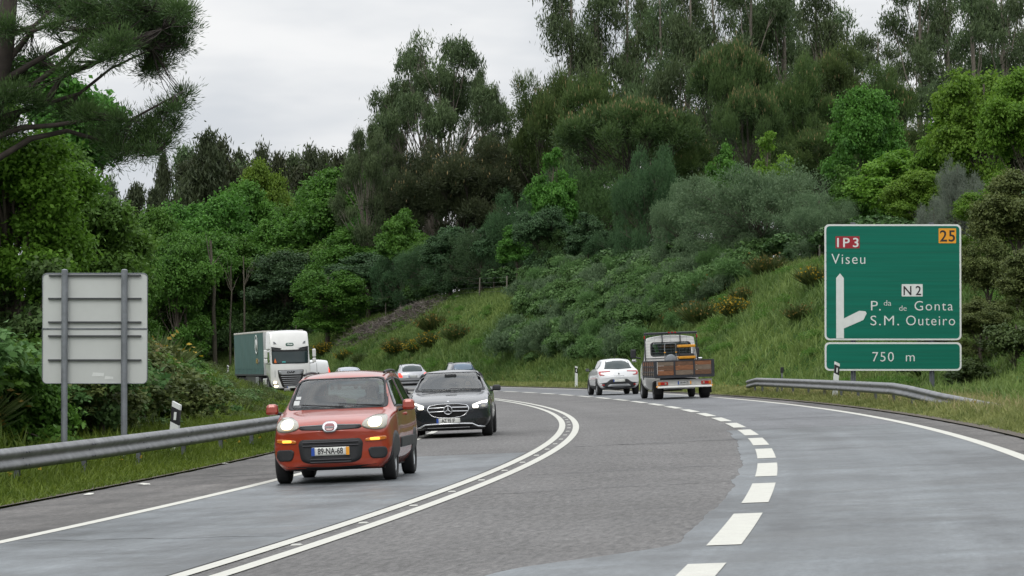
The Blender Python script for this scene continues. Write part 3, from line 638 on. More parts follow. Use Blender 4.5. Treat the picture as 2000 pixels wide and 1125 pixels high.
# right verge
n = 66000; s = 12 + 93 * r1.random(n) ** .8; o = 7.82 + 3.2 * r1.random(n); k = .3 + .7 * sm((o - 7.8) / .8)
blades('verge_grass', s, o, .20 * k * (1 + 50 / (s + 40)) * .8, .016 + s * .00022, LG, 'short pale green grass on the right verge by the guardrail', tone=np.clip(patch(s, o, .9) * .6 + r1.random(n) * .5 - .05, 0, 1))
n = 26000; s = 100 + 150 * r1.random(n); o = 7.82 + 3.4 * r1.random(n)
blades('verge_grass', s, o, .22 * (.3 + .7 * sm((o - 7.8) / .8)), .05, LG, 'grass strip along the outer edge of the bend', tone=np.clip(patch(s, o, .5) * .6 + r1.random(n) * .4, 0, 1))
# cutting slope
n = 165000; s = 15 + 255 * r1.random(n) ** .9; o = 10.4 + 13 * r1.random(n)
tn = np.clip(patch(s, o, .16, 9) * .7 + patch(s, o, .9, 19) * .3 + r1.random(n) * .35 - .2, 0, 1)
blades('bank_grass', s, o, .34 + .25 * patch(s, o, .3, 2), .05 + .0001 * s, LG2, 'long grass covering the cutting slope', tone=tn)
# left verge and bank
n = 65000; s = 8 + 52 * r1.random(n) ** 1.0; o = -(5.42 + 3.6 * r1.random(n) ** 1.1)
blades('verge_grass', s, o, (.13 + .35 * sm((-o - 5.4) / 1.6)) * .75, .020 + s * .0003, LG3, 'rough grass below the left guardrail', tone=np.clip(patch(s, o, 1.1, 3) * .6 + r1.random(n) * .45, 0, 1))
n = 70000; s = 55 + 170 * r1.random(n); o = -(5.42 + 11 * r1.random(n) ** 1.2)
blades('verge_grass', s, o, (.12 + .28 * sm((-o - 5.4) / 1.6)) * .8, .05, LG3, 'grass on the inside of the bend', tone=np.clip(patch(s, o, .4, 3) * .6 + r1.random(n) * .4, 0, 1))
n = 45000; s = 5 + 110 * r1.random(n); o = -(8.6 + 10 * r1.random(n))
blades('bank_grass', s, o, (.3 + .2 * patch(s, o, .3, 2)) * np.where((s > 55) & (o > -11), .45, 1), .05, LG3, 'tall grass on the left bank behind the guardrail', tone=np.clip(patch(s, o, .4, 8) * .7 + r1.random(n) * .3 - .1, 0, 1))
n = 5000; s = 40 + 60 * r1.random(n); o = 8.4 + 3 * r1.random(n)
blades('seed_heads', s, o, .34, .02, LH, 'pale seed heads in the right verge grass', tone=r1.random(n))
# fresh green thicket on the cutting slope (nobody could count its stems)
spots = []
while len(spots) < 480:
    s_ = 88 + 150 * r1.random(); o_ = 11.3 + 9.5 * r1.random()
    x_, y_, z_ = P(s_, o_); px = 1000 + x_ / y_ * FPX; py = 704 - z_ / y_ * FPX
    lim_r = 1250 + (720 - py) * 1.16      # thicket's right edge runs up the slope
    lim_l = 1010 + (620 - py) * .3 if py > 560 else 930
    low_lim = 715 if px < 1250 else 650
    if lim_l < px < lim_r and py < low_lim: spots.append((x_, y_, r1.uniform(.8, 2.2), r1.uniform(.7, 1.2)))
wood('thicket', spots[:110], 'fine0', 'scrub', 'fresh green thicket covering the middle of the cutting slope', .3)
wood('thicket', spots[110:320], 'bush0', 'scrub', 'leafy green thicket mixed over the middle of the cutting slope', .3)
wood('thicket', spots[320:], 'fine1', 'willow', 'grey-green bushes mixed through the slope thicket', .3)
wood('undergrowth', [(*P(s_, o_)[:2], r1.uniform(1.2, 2.4), 1.4) for s_, o_ in [(q, 19.5 + 3 * r1.random()) for q in np.arange(95, 262, 2.2)]], 'bush0', 'pine', 'dark undergrowth along the crest of the cutting', .22)
wood('undergrowth', [(*P(s_, o_)[:2], r1.uniform(.3, .75), 1.8) for s_, o_ in [(r1.uniform(60, 240), r1.uniform(11.5, 18.5)) for q in range(170)]], 'fine1', 'near', 'low green weeds dotted over the cutting slope', .08)
wood('undergrowth', [(at(px, Y), Y, h, 1.5) for px, Y, h in [(r1.uniform(225, 620), r1.uniform(286, 300), r1.uniform(2.0, 4.0)) for q in range(34)]], 'fine1', 'pine', 'dark undergrowth at the foot of the wood behind the lorry')
# broom bushes in flower
def broom(key, seed, n=900, dense=1.):
    r_ = g_(seed); root = empty(key); a = r_.uniform(0, 6.28, n); t = r_.random(n) ** .6
    base = np.stack([np.cos(a) * .15 * t, np.sin(a) * .15 * t, 0 * t], -1); d = unit(np.stack([np.cos(a) * t * .8, np.sin(a) * t * .8, 1.1 - t * .3], -1) + r_.normal(size=(n, 3)) * .15)
    L = .9 * (.6 + .5 * r_.random(n)); c = base + d * (L * (.35 + .45 * r_.random(n)))[:, None]
    V, F = leaf_quads(c, d, unit(r_.normal(size=(n, 3))), L * .55, .03, 0); npmesh('stems', V, F, LM['broom'], root, tone=r_.random(n))
    m = int(420 * dense); i = r_.choice(n, m); c = base[i] + d[i] * (L[i] * (.6 + .4 * r_.random(m)))[:, None] + r_.normal(size=(m, 3)) * .03
    V, F = leaf_quads(c, unit(r_.normal(size=(m, 3))), unit(r_.normal(size=(m, 3))), .085, .07); o = npmesh('flowers', V, F, LM['flower'], root, tone=r_.random(m)); tag(o, kind='stuff')
    PROTO[key] = (root, 1.0, o)
broom('broom0', 3, dense=.7); broom('broom1', 4, dense=.4)
def surf_at(px, py, o_min=8.5, o_max=40, side=1):
    """the place on the cutting slope seen at that pixel of the photograph"""
    best = None
    for Y in np.arange(60, 330, 1.):
        X = at(px, Y); s_, o_ = so_of(X, Y)
        if o_min < o_ * side < o_max and float(terr_z(s_, o_)) >= height(py, Y): return X, Y
    return None
def bro(px, py, h, label, key='broom0', leaf=None, side=1, group=None):
    q = surf_at(px, py, side=side, o_min=8.5)
    if q is None: print('no hit', px, py); return
    root, h0, o = PROTO[key]; r = root if key not in used else copy_tree(root); used.add(key)
    r.name = 'broom_bush'; r.location = (q[0], q[1], ground(*q) - .05); r.scale = (h * 1.25, h * 1.25, h); r.rotation_euler = (0, 0, px * .37); tag(r, label, 'shrub', group)
    for ch in r.children:
        if ch.name.startswith('flowers') and not leaf: ch.material_slots[0].link = 'DATA'
        elif ch.name.startswith('flowers'): ch.material_slots[0].link = 'OBJECT'; ch.material_slots[0].material = LM[leaf]
bro(633, 700, 1.3, 'yellow broom bush on the slope right of the lorry mirror')
bro(770, 702, 1.3, 'yellow broom bush above the silver estate car')
bro(809, 697, 1.2, 'brightest yellow broom bush low on the slope above the silver estate car')
bro(841, 684, 1.5, 'yellow broom bush higher up between the silver estate and the dark car', 'broom1')
bro(893, 672, 1.6, 'broom with fading orange flowers above the dark car', 'broom1', 'rust')
bro(845, 650, 1.8, 'rusty brown broom bush in the middle of the grassy knoll', 'broom1', 'rust')
bro(775, 690, 1.5, 'rust-tinted broom bush left of the brightest one', 'broom1', 'rust')
bro(675, 706, 1.2, 'green broom bush with few flowers behind the blue-grey car', 'broom1')
bro(705, 712, 1.1, 'dark upright broom bush right of the blue-grey car', 'broom1', 'broom')
bro(1104, 622, 1.2, 'yellow broom bush in the thicket above the black and white marker post')
bro(1168, 692, .9, 'small yellow broom bush above the white crossover', 'broom1')
bro(1320, 636, 1.1, 'rusty broom bush just above the flatbed truck cab', 'broom1', 'rust')
bro(1368, 640, 1.6, 'olive broom bush at the upper right of the flatbed truck cab', 'broom1', 'rust')
bro(1435, 622, 1.3, 'yellow broom bush on the slope left of the road sign')
bro(1455, 596, 1.1, 'orange broom bush above the yellow one left of the road sign', 'broom1', 'rust')
bro(1560, 628, 1.0, 'rusty broom tuft close to the left edge of the road sign', 'broom1', 'rust')
bro(1500, 548, 1.5, 'rusty broom on the upper slope left of the road sign', 'broom1', 'rust')
bro(1568, 510, 1.5, 'yellow broom bush just below the crest fence posts', 'broom0')
bro(1400, 585, 1.5, 'brownish broom bush half way up the slope above the flatbed truck', 'broom1', 'rust')
bro(1590, 560, 1.2, 'yellow flecked broom beside the upper left of the road sign', 'broom1')
for i, (px, s_, o_, h, lb, lf) in enumerate([(0, 24, -9.6, 1.0, 'yellow-tipped broom bush behind the left guardrail, right of the marker post', None), (0, 40, -10.6, 1.5, 'rusty broom bush on the left bank below the trailer of the lorry', 'rust'), (0, 48, -11.6, 1.6, 'orange-flowered broom bush on the left bank', None), (0, 60, -11.4, 1.6, 'brown-orange broom bush nearest to the pale trunk', 'rust'), (0, 33, -10.5, 1.4, 'olive broom bush between the marker post and the lorry', 'rust'), (0, 72, -12.2, 1.7, 'yellow broom bush at the far end of the left bank', None), (0, 52, -12.8, 1.9, 'tall rusty broom bush high on the left bank', 'rust')]):
    x_, y_, z_ = P(s_, o_); key = 'broom1'; r = copy_tree(PROTO[key][0]); r.name = 'broom_bush'; r.location = (x_, y_, z_ - .05); r.scale = (h * 1.3, h * 1.3, h); tag(r, lb, 'shrub')
    if lf:
        for ch in r.children:
            if ch.name.startswith('flowers'): ch.material_slots[0].link = 'OBJECT'; ch.material_slots[0].material = LM[lf]
def left_ok(x, y, h, r=0.):
    """keeps the lorry in sight: what grows on the inside of the bend stays low there"""
    px = 1000 + (x + r) / y * FPX; py = 704 - (ground(x, y) + h) / y * FPX
    return py > np.interp(px, [240, 290, 400, 436, 450, 640], [590, 640, 685, 722, 756, 764])
LS = []
while len(LS) < 230:
    s_, o_ = r1.uniform(12, 125), -r1.uniform(9.0, 17); h_ = r1.uniform(.35, 2.2) if len(LS) % 3 else r1.uniform(1.4, 2.6); x_, y_, z_ = P(s_, o_)
    if left_ok(x_, y_, h_, h_ * .6) and not (s_ < 36 and o_ > -10.2): LS.append((x_, y_, h_, 1.3))
wood('undergrowth', LS[:110], 'bush0', 'scrub', 'low green scrub over the left bank behind the guardrail', .6)
wood('undergrowth', LS[110:170], 'bush2', 'near', 'fresh green scrub over the left bank', .6)
wood('undergrowth', LS[170:], 'bush1', 'olive', 'olive leafy weeds over the left bank', .6)
wood('undergrowth', [(*P(s_, o_)[:2], r1.uniform(.7, 1.3), 1.3) for s_, o_ in [(r1.uniform(28, 95), -r1.uniform(10.8, 14)) for q in range(60)] if left_ok(*P(s_, o_)[:2], 1.2, .8)], 'bush1', 'olive', 'olive brown scrub over the left bank')
for key_, lf_, lb_ in (('fine0', 'olive', 'low olive weeds on the left bank in front of the lorry'), ('bush2', 'scrub', 'low green weeds on the left bank in front of the lorry'), ('fine1', 'broom', 'dry brown weeds on the left bank')):
    wood('undergrowth', [(*P(s_, o_)[:2], r1.uniform(.25, .65), 1.6) for s_, o_ in [(r1.uniform(35, 135), -r1.uniform(8.8, 14)) for q in range(150)] if left_ok(*P(s_, o_)[:2], .2)], key_, lf_, lb_, .05)
def specks(name, n, s0, s1, o0, o1, zs, size, label):
    s_ = r1.uniform(s0, s1, n); o_ = r1.uniform(o0, o1, n); c = P(s_, o_, .0) + np.stack([0 * s_, 0 * s_, r1.uniform(zs * .6, zs, n)], -1)
    V, F = leaf_quads(np.repeat(c, 4, 0) + r1.normal(size=(4 * n, 3)) * size * .3, unit(r1.normal(size=(4 * n, 3)) * np.array([1, 1, .3])), unit(r1.normal(size=(4 * n, 3)) * .4 + np.array([0, -.5, 1])), size, size * .8)
    tag(npmesh(name, V, F, LM['flower'], tone=r1.random(4 * n)), label, 'flowers', kind='stuff')
specks('dandelions', 46, 14, 60, -8.2, -5.9, .26, .05, 'yellow dandelions in the left verge grass')
specks('dandelions', 30, 45, 130, 8.6, 11, .3, .05, 'few yellow flowers in the right verge grass')
# dry dead brushwood lying on the knoll
def brush():
    r_ = g_(55); n = 5200; V = []; px = r_.random(n); base = []
    for t in px:
        x = 690 + 150 * t + r_.normal() * 6; y = 664 - 62 * t + r_.normal() * 11
        base.append((x, y))
    hit = [surf_at(690 + 150 * t, 664 - 62 * t) for t in (0, .5, 1)]
    A, B = so_of(*hit[0]), so_of(*hit[2]); t = r_.random(n); s_ = A[0] + (B[0] - A[0]) * t + r_.normal(size=n) * 2.2; o_ = A[1] + (B[1] - A[1]) * t + r_.normal(size=n) * .75
    pos = P(s_, o_, .05) + np.stack([t * 0, t * 0, r_.random(n) * .45], -1); a = unit(r_.normal(size=(n, 3)) * np.array([1, 1, .5])); L = .3 + .9 * r_.random(n)
    V, F = leaf_quads(pos, a, unit(r_.normal(size=(n, 3))), L, .045, 0)
    lm = leafmat('dead twigs', (.035, .028, .025), (.17, .145, .13), .05, hue=0)
    tag(npmesh('dead_brushwood', V, F, lm, tone=r_.random(n)), 'grey brown dead brushwood lying across the grassy knoll', 'brushwood', kind='stuff')
brush()

# ------------------------------------------------------------------ near left: hedge trees and the overhanging pine
def near_tree(name, label, px, top, Y, blobs_px, n_cl, n_leaf, L, W, cr_, style, leafkey, bark, trunk_px=None, low=.4, shell=.5, depth=1., tr=.12, seed=0):
    """blobs_px: (px, py, radius in px, depth offset m)"""
    r_ = g_(seed); s = Y / FPX; X0 = at(px, Y); z0 = ground(X0, Y); b = []
    for (bx, by, br, dy) in blobs_px:
        rr = br * s; b.append((at(bx, Y) - X0, dy, height(by, Y) - z0, rr, rr * depth, rr * .85))
    root = empty(name, (X0, Y, z0), label, 'tree')
    V, F, Tn, cc = foliage(r_, b, n_cl, n_leaf, L, W, cr_, style, low, shell); npmesh('crown', V, F, LM[leafkey], root, tone=Tn)
    mb = MB(); topz = max(q[2] for q in b) * .8; mb.tube([(0, 0, -.5), (.1, 0, topz * .3), (-.08, .05, topz * .65), (0, 0, topz)], [tr * 1.3, tr, tr * .7, tr * .3], 8)
    for q in b:
        p = limb_path((0, 0, max(.2, min(topz * .8, q[2] * r_.uniform(.3, .7)))), q[:3], r_, .08); mb.tube([tuple(k) for k in p], [tr * .45, tr * .38, tr * .3, tr * .2, tr * .1], 5)
        near = cc[np.argsort(np.linalg.norm(cc - np.array(q[:3]), axis=1))[:60]]
        for c in near[r_.choice(len(near), 6, replace=False)]: mb.tube([tuple(k) for k in limb_path(p[3], c, r_, .05, 4)], [tr * .15, tr * .12, tr * .08, tr * .04], 4)
    mb.build('trunk', bark, root); return root
rb = g_(77)
def cluster(n, x0, x1, y0f, y1, rr, dz=1.):
    out = []
    for i in range(n):
        x = rb.uniform(x0, x1); yt = y0f(x); y = yt + rr * .7 + (y1 - yt) * rb.random() ** .8; out.append((x, y, rr * rb.uniform(.7, 1.25), rb.uniform(-dz, dz)))
    return out
edge = lambda x: np.interp(x, [-120, 0, 60, 100, 150, 200, 240, 262], [85, 160, 225, 262, 310, 392, 455, 540])
near_tree('hedge_tree', 'bright yellow-green tree at the left border, under the overhanging pine', 20, 200, 62, [(x, y, r * 1.0, d) for x, y, r, d in cluster(34, -120, 130, edge, 520, 46)], 2500, 40, .10, .065, .28, 'broad', 'nearB', M_bark, seed=1)
near_tree('hedge_tree', 'green tree right of the yellow-green one, above the back of the road sign', 165, 340, 66, cluster(40, 60, 236, edge, 640, 40), 2500, 40, .10, .06, .28, 'broad', 'near', M_bark, seed=2)
near_tree('hedge_tree', 'dark leafy hedge tree behind the back of the road sign', 60, 480, 61, cluster(30, -110, 200, lambda x: 500, 800, 46), 1300, 34, .11, .075, .26, 'broad', 'scrub', M_bark, seed=3)
near_tree('hedge_bush', 'low green hedge bush behind the left guardrail, by the sign posts', 190, 620, 60, cluster(20, 110, 262, lambda x: np.interp(x, [110, 200, 262], [600, 620, 740]), 820, 30), 900, 32, .10, .07, .2, 'broad', 'scrub', M_bark, seed=4, tr=.06)
near_tree('hedge_bush', 'low hedge bush at the left border behind the guardrail', 20, 700, 57, cluster(18, -80, 120, lambda x: 690, 850, 34), 900, 32, .10, .07, .2, 'broad', 'near', M_bark, seed=5, tr=.06)
near_tree('hedge_tree', 'darker tree crown behind the hanging pine boughs', 130, 160, 72, [(120, 190, 40, 0), (165, 215, 42, 1), (200, 240, 36, 0), (150, 260, 40, -1), (90, 170, 36, 0), (205, 285, 26, 0), (60, 150, 36, 0), (185, 300, 26, 0), (110, 230, 40, 0)], 420, 28, .16, .10, .32, 'broad', 'oak', M_bark, seed=6)
# overhanging pine
def big_pine():
    Y = 60.; s = Y / FPX; X0 = at(-70, Y); z0 = ground(X0, Y); root = empty('overhanging_pine', (X0, Y, z0), 'large dark pine leaning in from the left with long hanging boughs', 'tree'); r_ = g_(9)
    q = lambda px, py, dy=0.: (at(px, Y) - X0, dy, height(py, Y) - z0)
    b = []
    def blob(px, py, r, dy=0., n=1, sx=1., sz=.6): b.append((*q(px, py, dy), r * s * sx, r * s * 1.2, r * s * sz))
    for px, py, r in [(205, 15, 55), (260, 10, 60), (310, 20, 55), (340, 45, 42), (285, 55, 55), (240, 50, 55), (330, 75, 36), (290, 95, 40), (250, 95, 40), (200, 60, 50), (165, 20, 50), (360, 30, 26), (225, 120, 34), (120, 10, 50), (270, 120, 26), (300, 115, 26), (170, 95, 34), (70, 0, 45), (110, 60, 26), (60, 110, 30), (140, 140, 30), (345, 15, 30)]: blob(px, py, r, r_.uniform(-1.4, 1.4))
    for px, py, r in [(350, 175, 20), (335, 200, 24), (310, 215, 26), (325, 240, 26), (285, 240, 30), (300, 265, 30), (260, 265, 34), (240, 240, 34), (225, 280, 34), (320, 275, 20), (270, 290, 28), (200, 255, 34), (180, 225, 34), (300, 300, 16), (250, 305, 18), (215, 305, 24), (345, 215, 16)]: blob(px, py, r, r_.uniform(-.8, .8))
    for px, py, r in [(30, 190, 40), (70, 200, 34), (0, 250, 40), (120, 215, 30), (20, 60, 40), (-20, 110, 50), (10, 150, 44)]: blob(px, py, r, r_.uniform(-.8, .8))
    V, F, Tn, cc = foliage(r_, b, 3300, 26, .11, .013, .22, 'needle', .7, .9); npmesh('crown', V, F, LM['pine'], root, tone=Tn)
    mb = MB(); mb.tube([q(-75, 900), q(-60, 500), q(-30, 250), q(5, 100), q(20, -60), q(30, -200)], [.42, .34, .27, .2, .15, .1], 10)
    L = [[(0, 160), (60, 125), (130, 88), (190, 60), (245, 40), (300, 25)], [(-20, 210), (50, 175), (110, 130), (150, 90), (170, 50), (200, 10)], [(-30, 240), (40, 215), (90, 200), (150, 180), (210, 130), (290, 90)], [(-40, 280), (40, 250), (110, 245), (180, 235), (260, 235), (345, 190)], [(-40, 330), (60, 270), (130, 255), (200, 275), (260, 290), (310, 300)], [(10, 70), (60, 50), (90, 20), (140, -10)], [(90, 200), (120, 150), (200, 120), (320, 60)], [(5, 130), (60, 60), (100, 45), (180, 30)]]
    for i, l in enumerate(L):
        n = len(l); mb.tube([q(x, y, (i % 3 - 1) * .5 * k / n) for k, (x, y) in enumerate(l)], [.062 * (1 - .85 * k / (n - 1)) + .008 for k in range(n)], 6)
    pts = [np.array(q(x, y, (i % 3 - 1) * .5 * k / len(l))) for i, l in enumerate(L) for k, (x, y) in enumerate(l)]
    pp = np.array(pts)
    for c in cc[r_.choice(len(cc), 1100, replace=False)]:
        d = np.linalg.norm(pp - c - np.array([.35, 0, .1]), axis=1); p0 = pp[np.argmin(d)]
        if d.min() < 1.6: mb.tube([tuple(k) for k in limb_path(p0, c, r_, -.03, 4)], [.013, .010, .007, .004], 4)
    mb.build('trunk', M_bark_dark, root)
big_pine()

for k_, (root_, h_, o_) in PROTO.items():     # kinds that only served as a source for thickets
    if k_ not in used:
        for ch in list(root_.children): bpy.data.objects.remove(ch)
        bpy.data.objects.remove(root_)
# ================================================================== roadside furniture
M_galv = mat('galvanised steel', (.20, .205, .21), .5, metal=.6, var=.38, vscale=3.5)
M_galv_dull = mat('dull galvanised steel', (.20, .215, .23), .55, metal=.5, var=.25, vscale=4)
M_post = mat('weathered steel post', (.13, .14, .155), .6, metal=.3, var=.3, vscale=5)
M_white = mat('white reflective sheet', (.62, .64, .62), .45, var=.06, vscale=6)
M_black = mat('black paint', (.012, .012, .014), .5)
M_red = mat('red reflective sheet', (.28, .008, .018), .45)
M_yel = mat('yellow reflective sheet', (.72, .30, .012), .45)
M_wood = mat('grey fence wood', (.16, .145, .12), .9, var=.4, vscale=8)
M_wire = mat('fence wire', (.10, .10, .10), .6, metal=.5)
def rot_to(s): return -ip(RTH, s)
# ---- guardrails: W-beam swept along the verge
W_PROF = [(0, -.155), (.03, -.150), (.075, -.105), (.082, -.075), (.045, -.03), (.012, 0), (.045, .03), (.082, .075), (.075, .105), (.03, .150), (0, .155)]
def guardrail(label, s0, s1, off_f, top_f, side, posts, name='guardrail', end=True):
    c = P((s0 + s1) / 2, off_f((s0 + s1) / 2)); root = empty(name, tuple(c), label, 'guardrail')
    s = np.arange(s0, s1 + .01, .5); base = P(s, off_f(s), 0, True); V = []; n = len(W_PROF)
    for i, si in enumerate(s):
        th = ip(RTH, si); r = np.array([math.cos(th), -math.sin(th), 0]) * -side
        zc = top_f(si) - .155
        for t in (0, 1):
            for q, z in W_PROF:
                V.append(base[i] + r * (q - t * .006) + np.array([0, 0, zc + z]))
    F = []
    for i in range(len(s) - 1):
        for t in (0, 1):
            a = i * 2 * n + t * n; b = a + 2 * n
            F += [(a + k, a + k + 1, b + k + 1, b + k) for k in range(n - 1)]
        a = i * 2 * n; b = a + 2 * n
        F += [(a, b, b + n, a + n), (a + n - 1, a + 2 * n - 1, b + 2 * n - 1, b + n - 1)]
    V = np.array(V) - c; o = npmesh('beam', V, F, M_galv, root, smooth=False)
    # overlapping joints every 4 m with bolts
    mb = MB(); lap = MB()
    for si in posts:
        th = float(ip(RTH, si)); b = P(si, float(off_f(si)), 0, True) - c; zt = float(top_f(si)); gz = float(terr_z(si, off_f(si)) - base_z(si, off_f(si)))
        rv = Vector((math.cos(th), -math.sin(th), 0)) * -side; Rm = Matrix.Rotation(-th, 3, 'Z')
        if zt > .45:
            p = MB(); L_ = zt - gz + .4; cz = (zt - .05 + gz - .45) / 2
            p.box(Vector(b) - rv * .09 + Vector((0, 0, cz)), (.012, .12, L_), Rm); p.box(Vector(b) - rv * .06 + Vector((0, .055, cz)), (.06, .008, L_), Rm); p.box(Vector(b) - rv * .06 + Vector((0, -.055, cz)), (.06, .008, L_), Rm)
            p.build('post', M_post, root)
        k = Vector(b) + rv * .012 + Vector((0, 0, zt - .155)); mb.lathe([(0, .016), (.018, .014), (.022, 0)], Matrix.Translation(k) @ Matrix.Rotation(-th, 4, 'Z') @ Matrix.Rotation(R(90) * -side, 4, 'Y'), 8)
        for dz in (.085, -.085):
            for dy in (-.08, .08): mb.lathe([(0, .012), (.014, .01), (.016, 0)], Matrix.Translation(k + Matrix.Rotation(-th, 3, 'Z') @ Vector((0, dy, 0)) + rv * .07 + Vector((0, 0, dz))) @ Matrix.Rotation(-th, 4, 'Z') @ Matrix.Rotation(R(90) * -side, 4, 'Y'), 6)
    tag(mb.build('bolts', M_post, root), kind='stuff')
    return root
offR = lambda s: 8.5 + np.interp(s, [47.2, 49, 53, 56.5], [1.15, .85, .32, 0]) + 0 * s
guardrail('steel guardrail on the right verge below the green sign, one end sloping into the grass', 47.5, 96.0, offR, lambda s: np.interp(s, [47.5, 56.5, 60, 93.5, 96], [.20, .60, .65, .66, .56]), 1, [52.0] + list(np.arange(56.5, 96.5, 4.)) + [94.5])
offL = lambda s: -np.interp(s, [-60, 18, 44, 80], [6.45, 6.42, 6.0, 6.0])
guardrail('steel guardrail along the left verge, behind the red car', -20, 60, offL, lambda s: .635 + 0 * s, -1, list(np.arange(-20, 61, 4.)))
# ---- delineator posts
def delineator(label, X, Y, h, w, face, lean=0., slant=.06, z=None):
    z = ground(X, Y) if z is None else z
    root = empty('marker_post', (X, Y, z), label, 'marker post', 'black and white marker posts'); root.rotation_euler = (0, R(lean), face)
    def body(z0, z1, top=False):
        m = MB(); d = .09; v = [(-w / 2, -d / 2, z0), (w / 2, -d / 2, z0), (w / 2, d / 2, z0), (-w / 2, d / 2, z0), (-w / 2, -d / 2, z1 + (slant if top or z1 > 0 else 0)), (w / 2, -d / 2, z1 - 0), (w / 2, d / 2, z1), (-w / 2, d / 2, z1 + slant)]
        if z0 > 0: v[0] = (-w / 2, -d / 2, z0 + slant); v[3] = (-w / 2, d / 2, z0 + slant)
        return m.add(v, [(0, 1, 2, 3), (4, 5, 6, 7), (0, 1, 5, 4), (1, 2, 6, 5), (2, 3, 7, 6), (3, 0, 4, 7)])
    body(-.3, h - .36).build('post', M_white, root); body(h - .36, h - .09).build('black_band', M_black, root); body(h - .09, h, True).build('cap', M_white, root)
    m = MB(); 
    for sy in (-1, 1): m.box((.0, sy * .047, h - .2), (w * .3, .006, .14), bev=.002)
    m.build('reflector', M_white, root); return root
delineator('black and white marker post leaning behind the left guardrail', at(336, 55.5), 55.5, 1.06, .155, R(-12), lean=5, slant=.06, z=height(790, 55.5) - 1.06)
X_, Y_ = (at(1125.5, 168), 168.)
delineator('slim black and white marker post on the outer verge left of the white crossover', X_, Y_, .92, .14, R(4), slant=.05, z=height(750, 168))
delineator('black and white marker post rising behind the right guardrail, in front of the sign panel', at(1630, 96.2), 96.2, 1.1, .15, R(10), lean=4, z=height(710, 96.2) - 1.1)
delineator('white marker post far off to the left of the lorry trailer', at(445.5, 232), 232., 1.0, .13, R(20), z=height(741, 232) + .0)
m = MB(); X_, Y_ = at(1527, 110), 110.; z_ = height(717, 110) - 1.02; root = empty('grey_stake', (X_, Y_, z_), 'short grey stake with a dark head behind the left end of the right guardrail', 'stake')
MB().box((0, 0, .45), (.05, .05, 1.0)).build('stake', M_post, root); MB().box((.0, -.03, .92), (.11, .03, .2), bev=.008).build('head', M_black, root)
# ---- road studs between the centre lines
M_stud = mat('white stud', (.38, .38, .35), .5); g5 = 'reflective studs between the double centre line'
stud0 = None
for i in range(18):
    s_ = 4.0 + 3.55 * i; p_ = P(s_, 0., .004, True)
    if stud0 is None:
        mm = MB(); v = [(-.045, -.045, 0), (.045, -.045, 0), (.045, .045, 0), (-.045, .045, 0), (-.035, -.02, .012), (.035, -.02, .012), (.035, .02, .012), (-.035, .02, .012)]
        mm.add(v, [(0, 3, 2, 1), (4, 5, 6, 7), (0, 1, 5, 4), (1, 2, 6, 5), (2, 3, 7, 6), (3, 0, 4, 7)]); o = mm.build('road_stud', M_stud); stud0 = o
    else: o = stud0.copy(); C.objects.link(o)
    o.location = tuple(p_); o.rotation_euler = (0, -.04, float(rot_to(s_))); tag(o, 'small white reflective stud between the two solid centre lines', 'road stud', g5)
# litter on the shoulders
M_scrap = mat('white scrap', (.55, .55, .5), .8)
for i, (px, py, s_, o_) in enumerate([(175, 968, 0, 0), (280, 948, 0, 0), (440, 908, 0, 0)]):
    lbs = ['white scrap on the left shoulder nearest the camera', 'white scrap in the middle of the left shoulder', 'pale scrap by the grass edge left of the red car']
    for Y in np.arange(25, 90, .1):
        X = at(px, Y); a, b = so_of(X, Y)
        if float(base_z(a, b)) >= height(py, Y): break
    r_ = g_(i + 400); mm = MB(); n = 9; v = [(0, 0, .03)] + [(.09 * math.cos(k * .7) * r_.uniform(.6, 1.4), .09 * math.sin(k * .7) * r_.uniform(.6, 1.4), .008 + .02 * r_.random()) for k in range(n)]
    mm.add(v, [(0, k + 1, (k + 1) % n + 1) for k in range(n)]); o = mm.build('paper_scrap', M_scrap); o.location = (X, Y, float(base_z(a, b)) + .006); tag(o, lbs[i], 'litter', 'scraps of litter on the left shoulder')
# ---- green direction sign
def rrect(w, h, r, n=6, cx=0, cy=0):
    out = []
    for qx, qy, a0 in ((w / 2 - r, h / 2 - r, 0), (-w / 2 + r, h / 2 - r, 90), (-w / 2 + r, -h / 2 + r, 180), (w / 2 - r, -h / 2 + r, 270)):
        for k in range(n + 1): a = R(a0 + 90 * k / n); out.append((cx + qx + r * math.cos(a), cy + qy + r * math.sin(a)))
    return out
def sgn_f(nt, b, N, L):
    o = N('ShaderNodeTexCoord').outputs['Object']
    br = ramp(nt, noise(nt, o, 1.2, 4, .6, (.15, 1, 9)), [(.4, (.0, .115, .075)), (.6, (.0, .14, .092))]); L(br, b.inputs['Base Color']); b.inputs['Roughness'].default_value = .6; b.inputs['Specular IOR Level'].default_value = .25
M_green = uvmat('green reflective sheet', sgn_f)
M_alu = mat('bare aluminium panel', (.50, .52, .50), .55, metal=.2, var=.06, vscale=1.2)
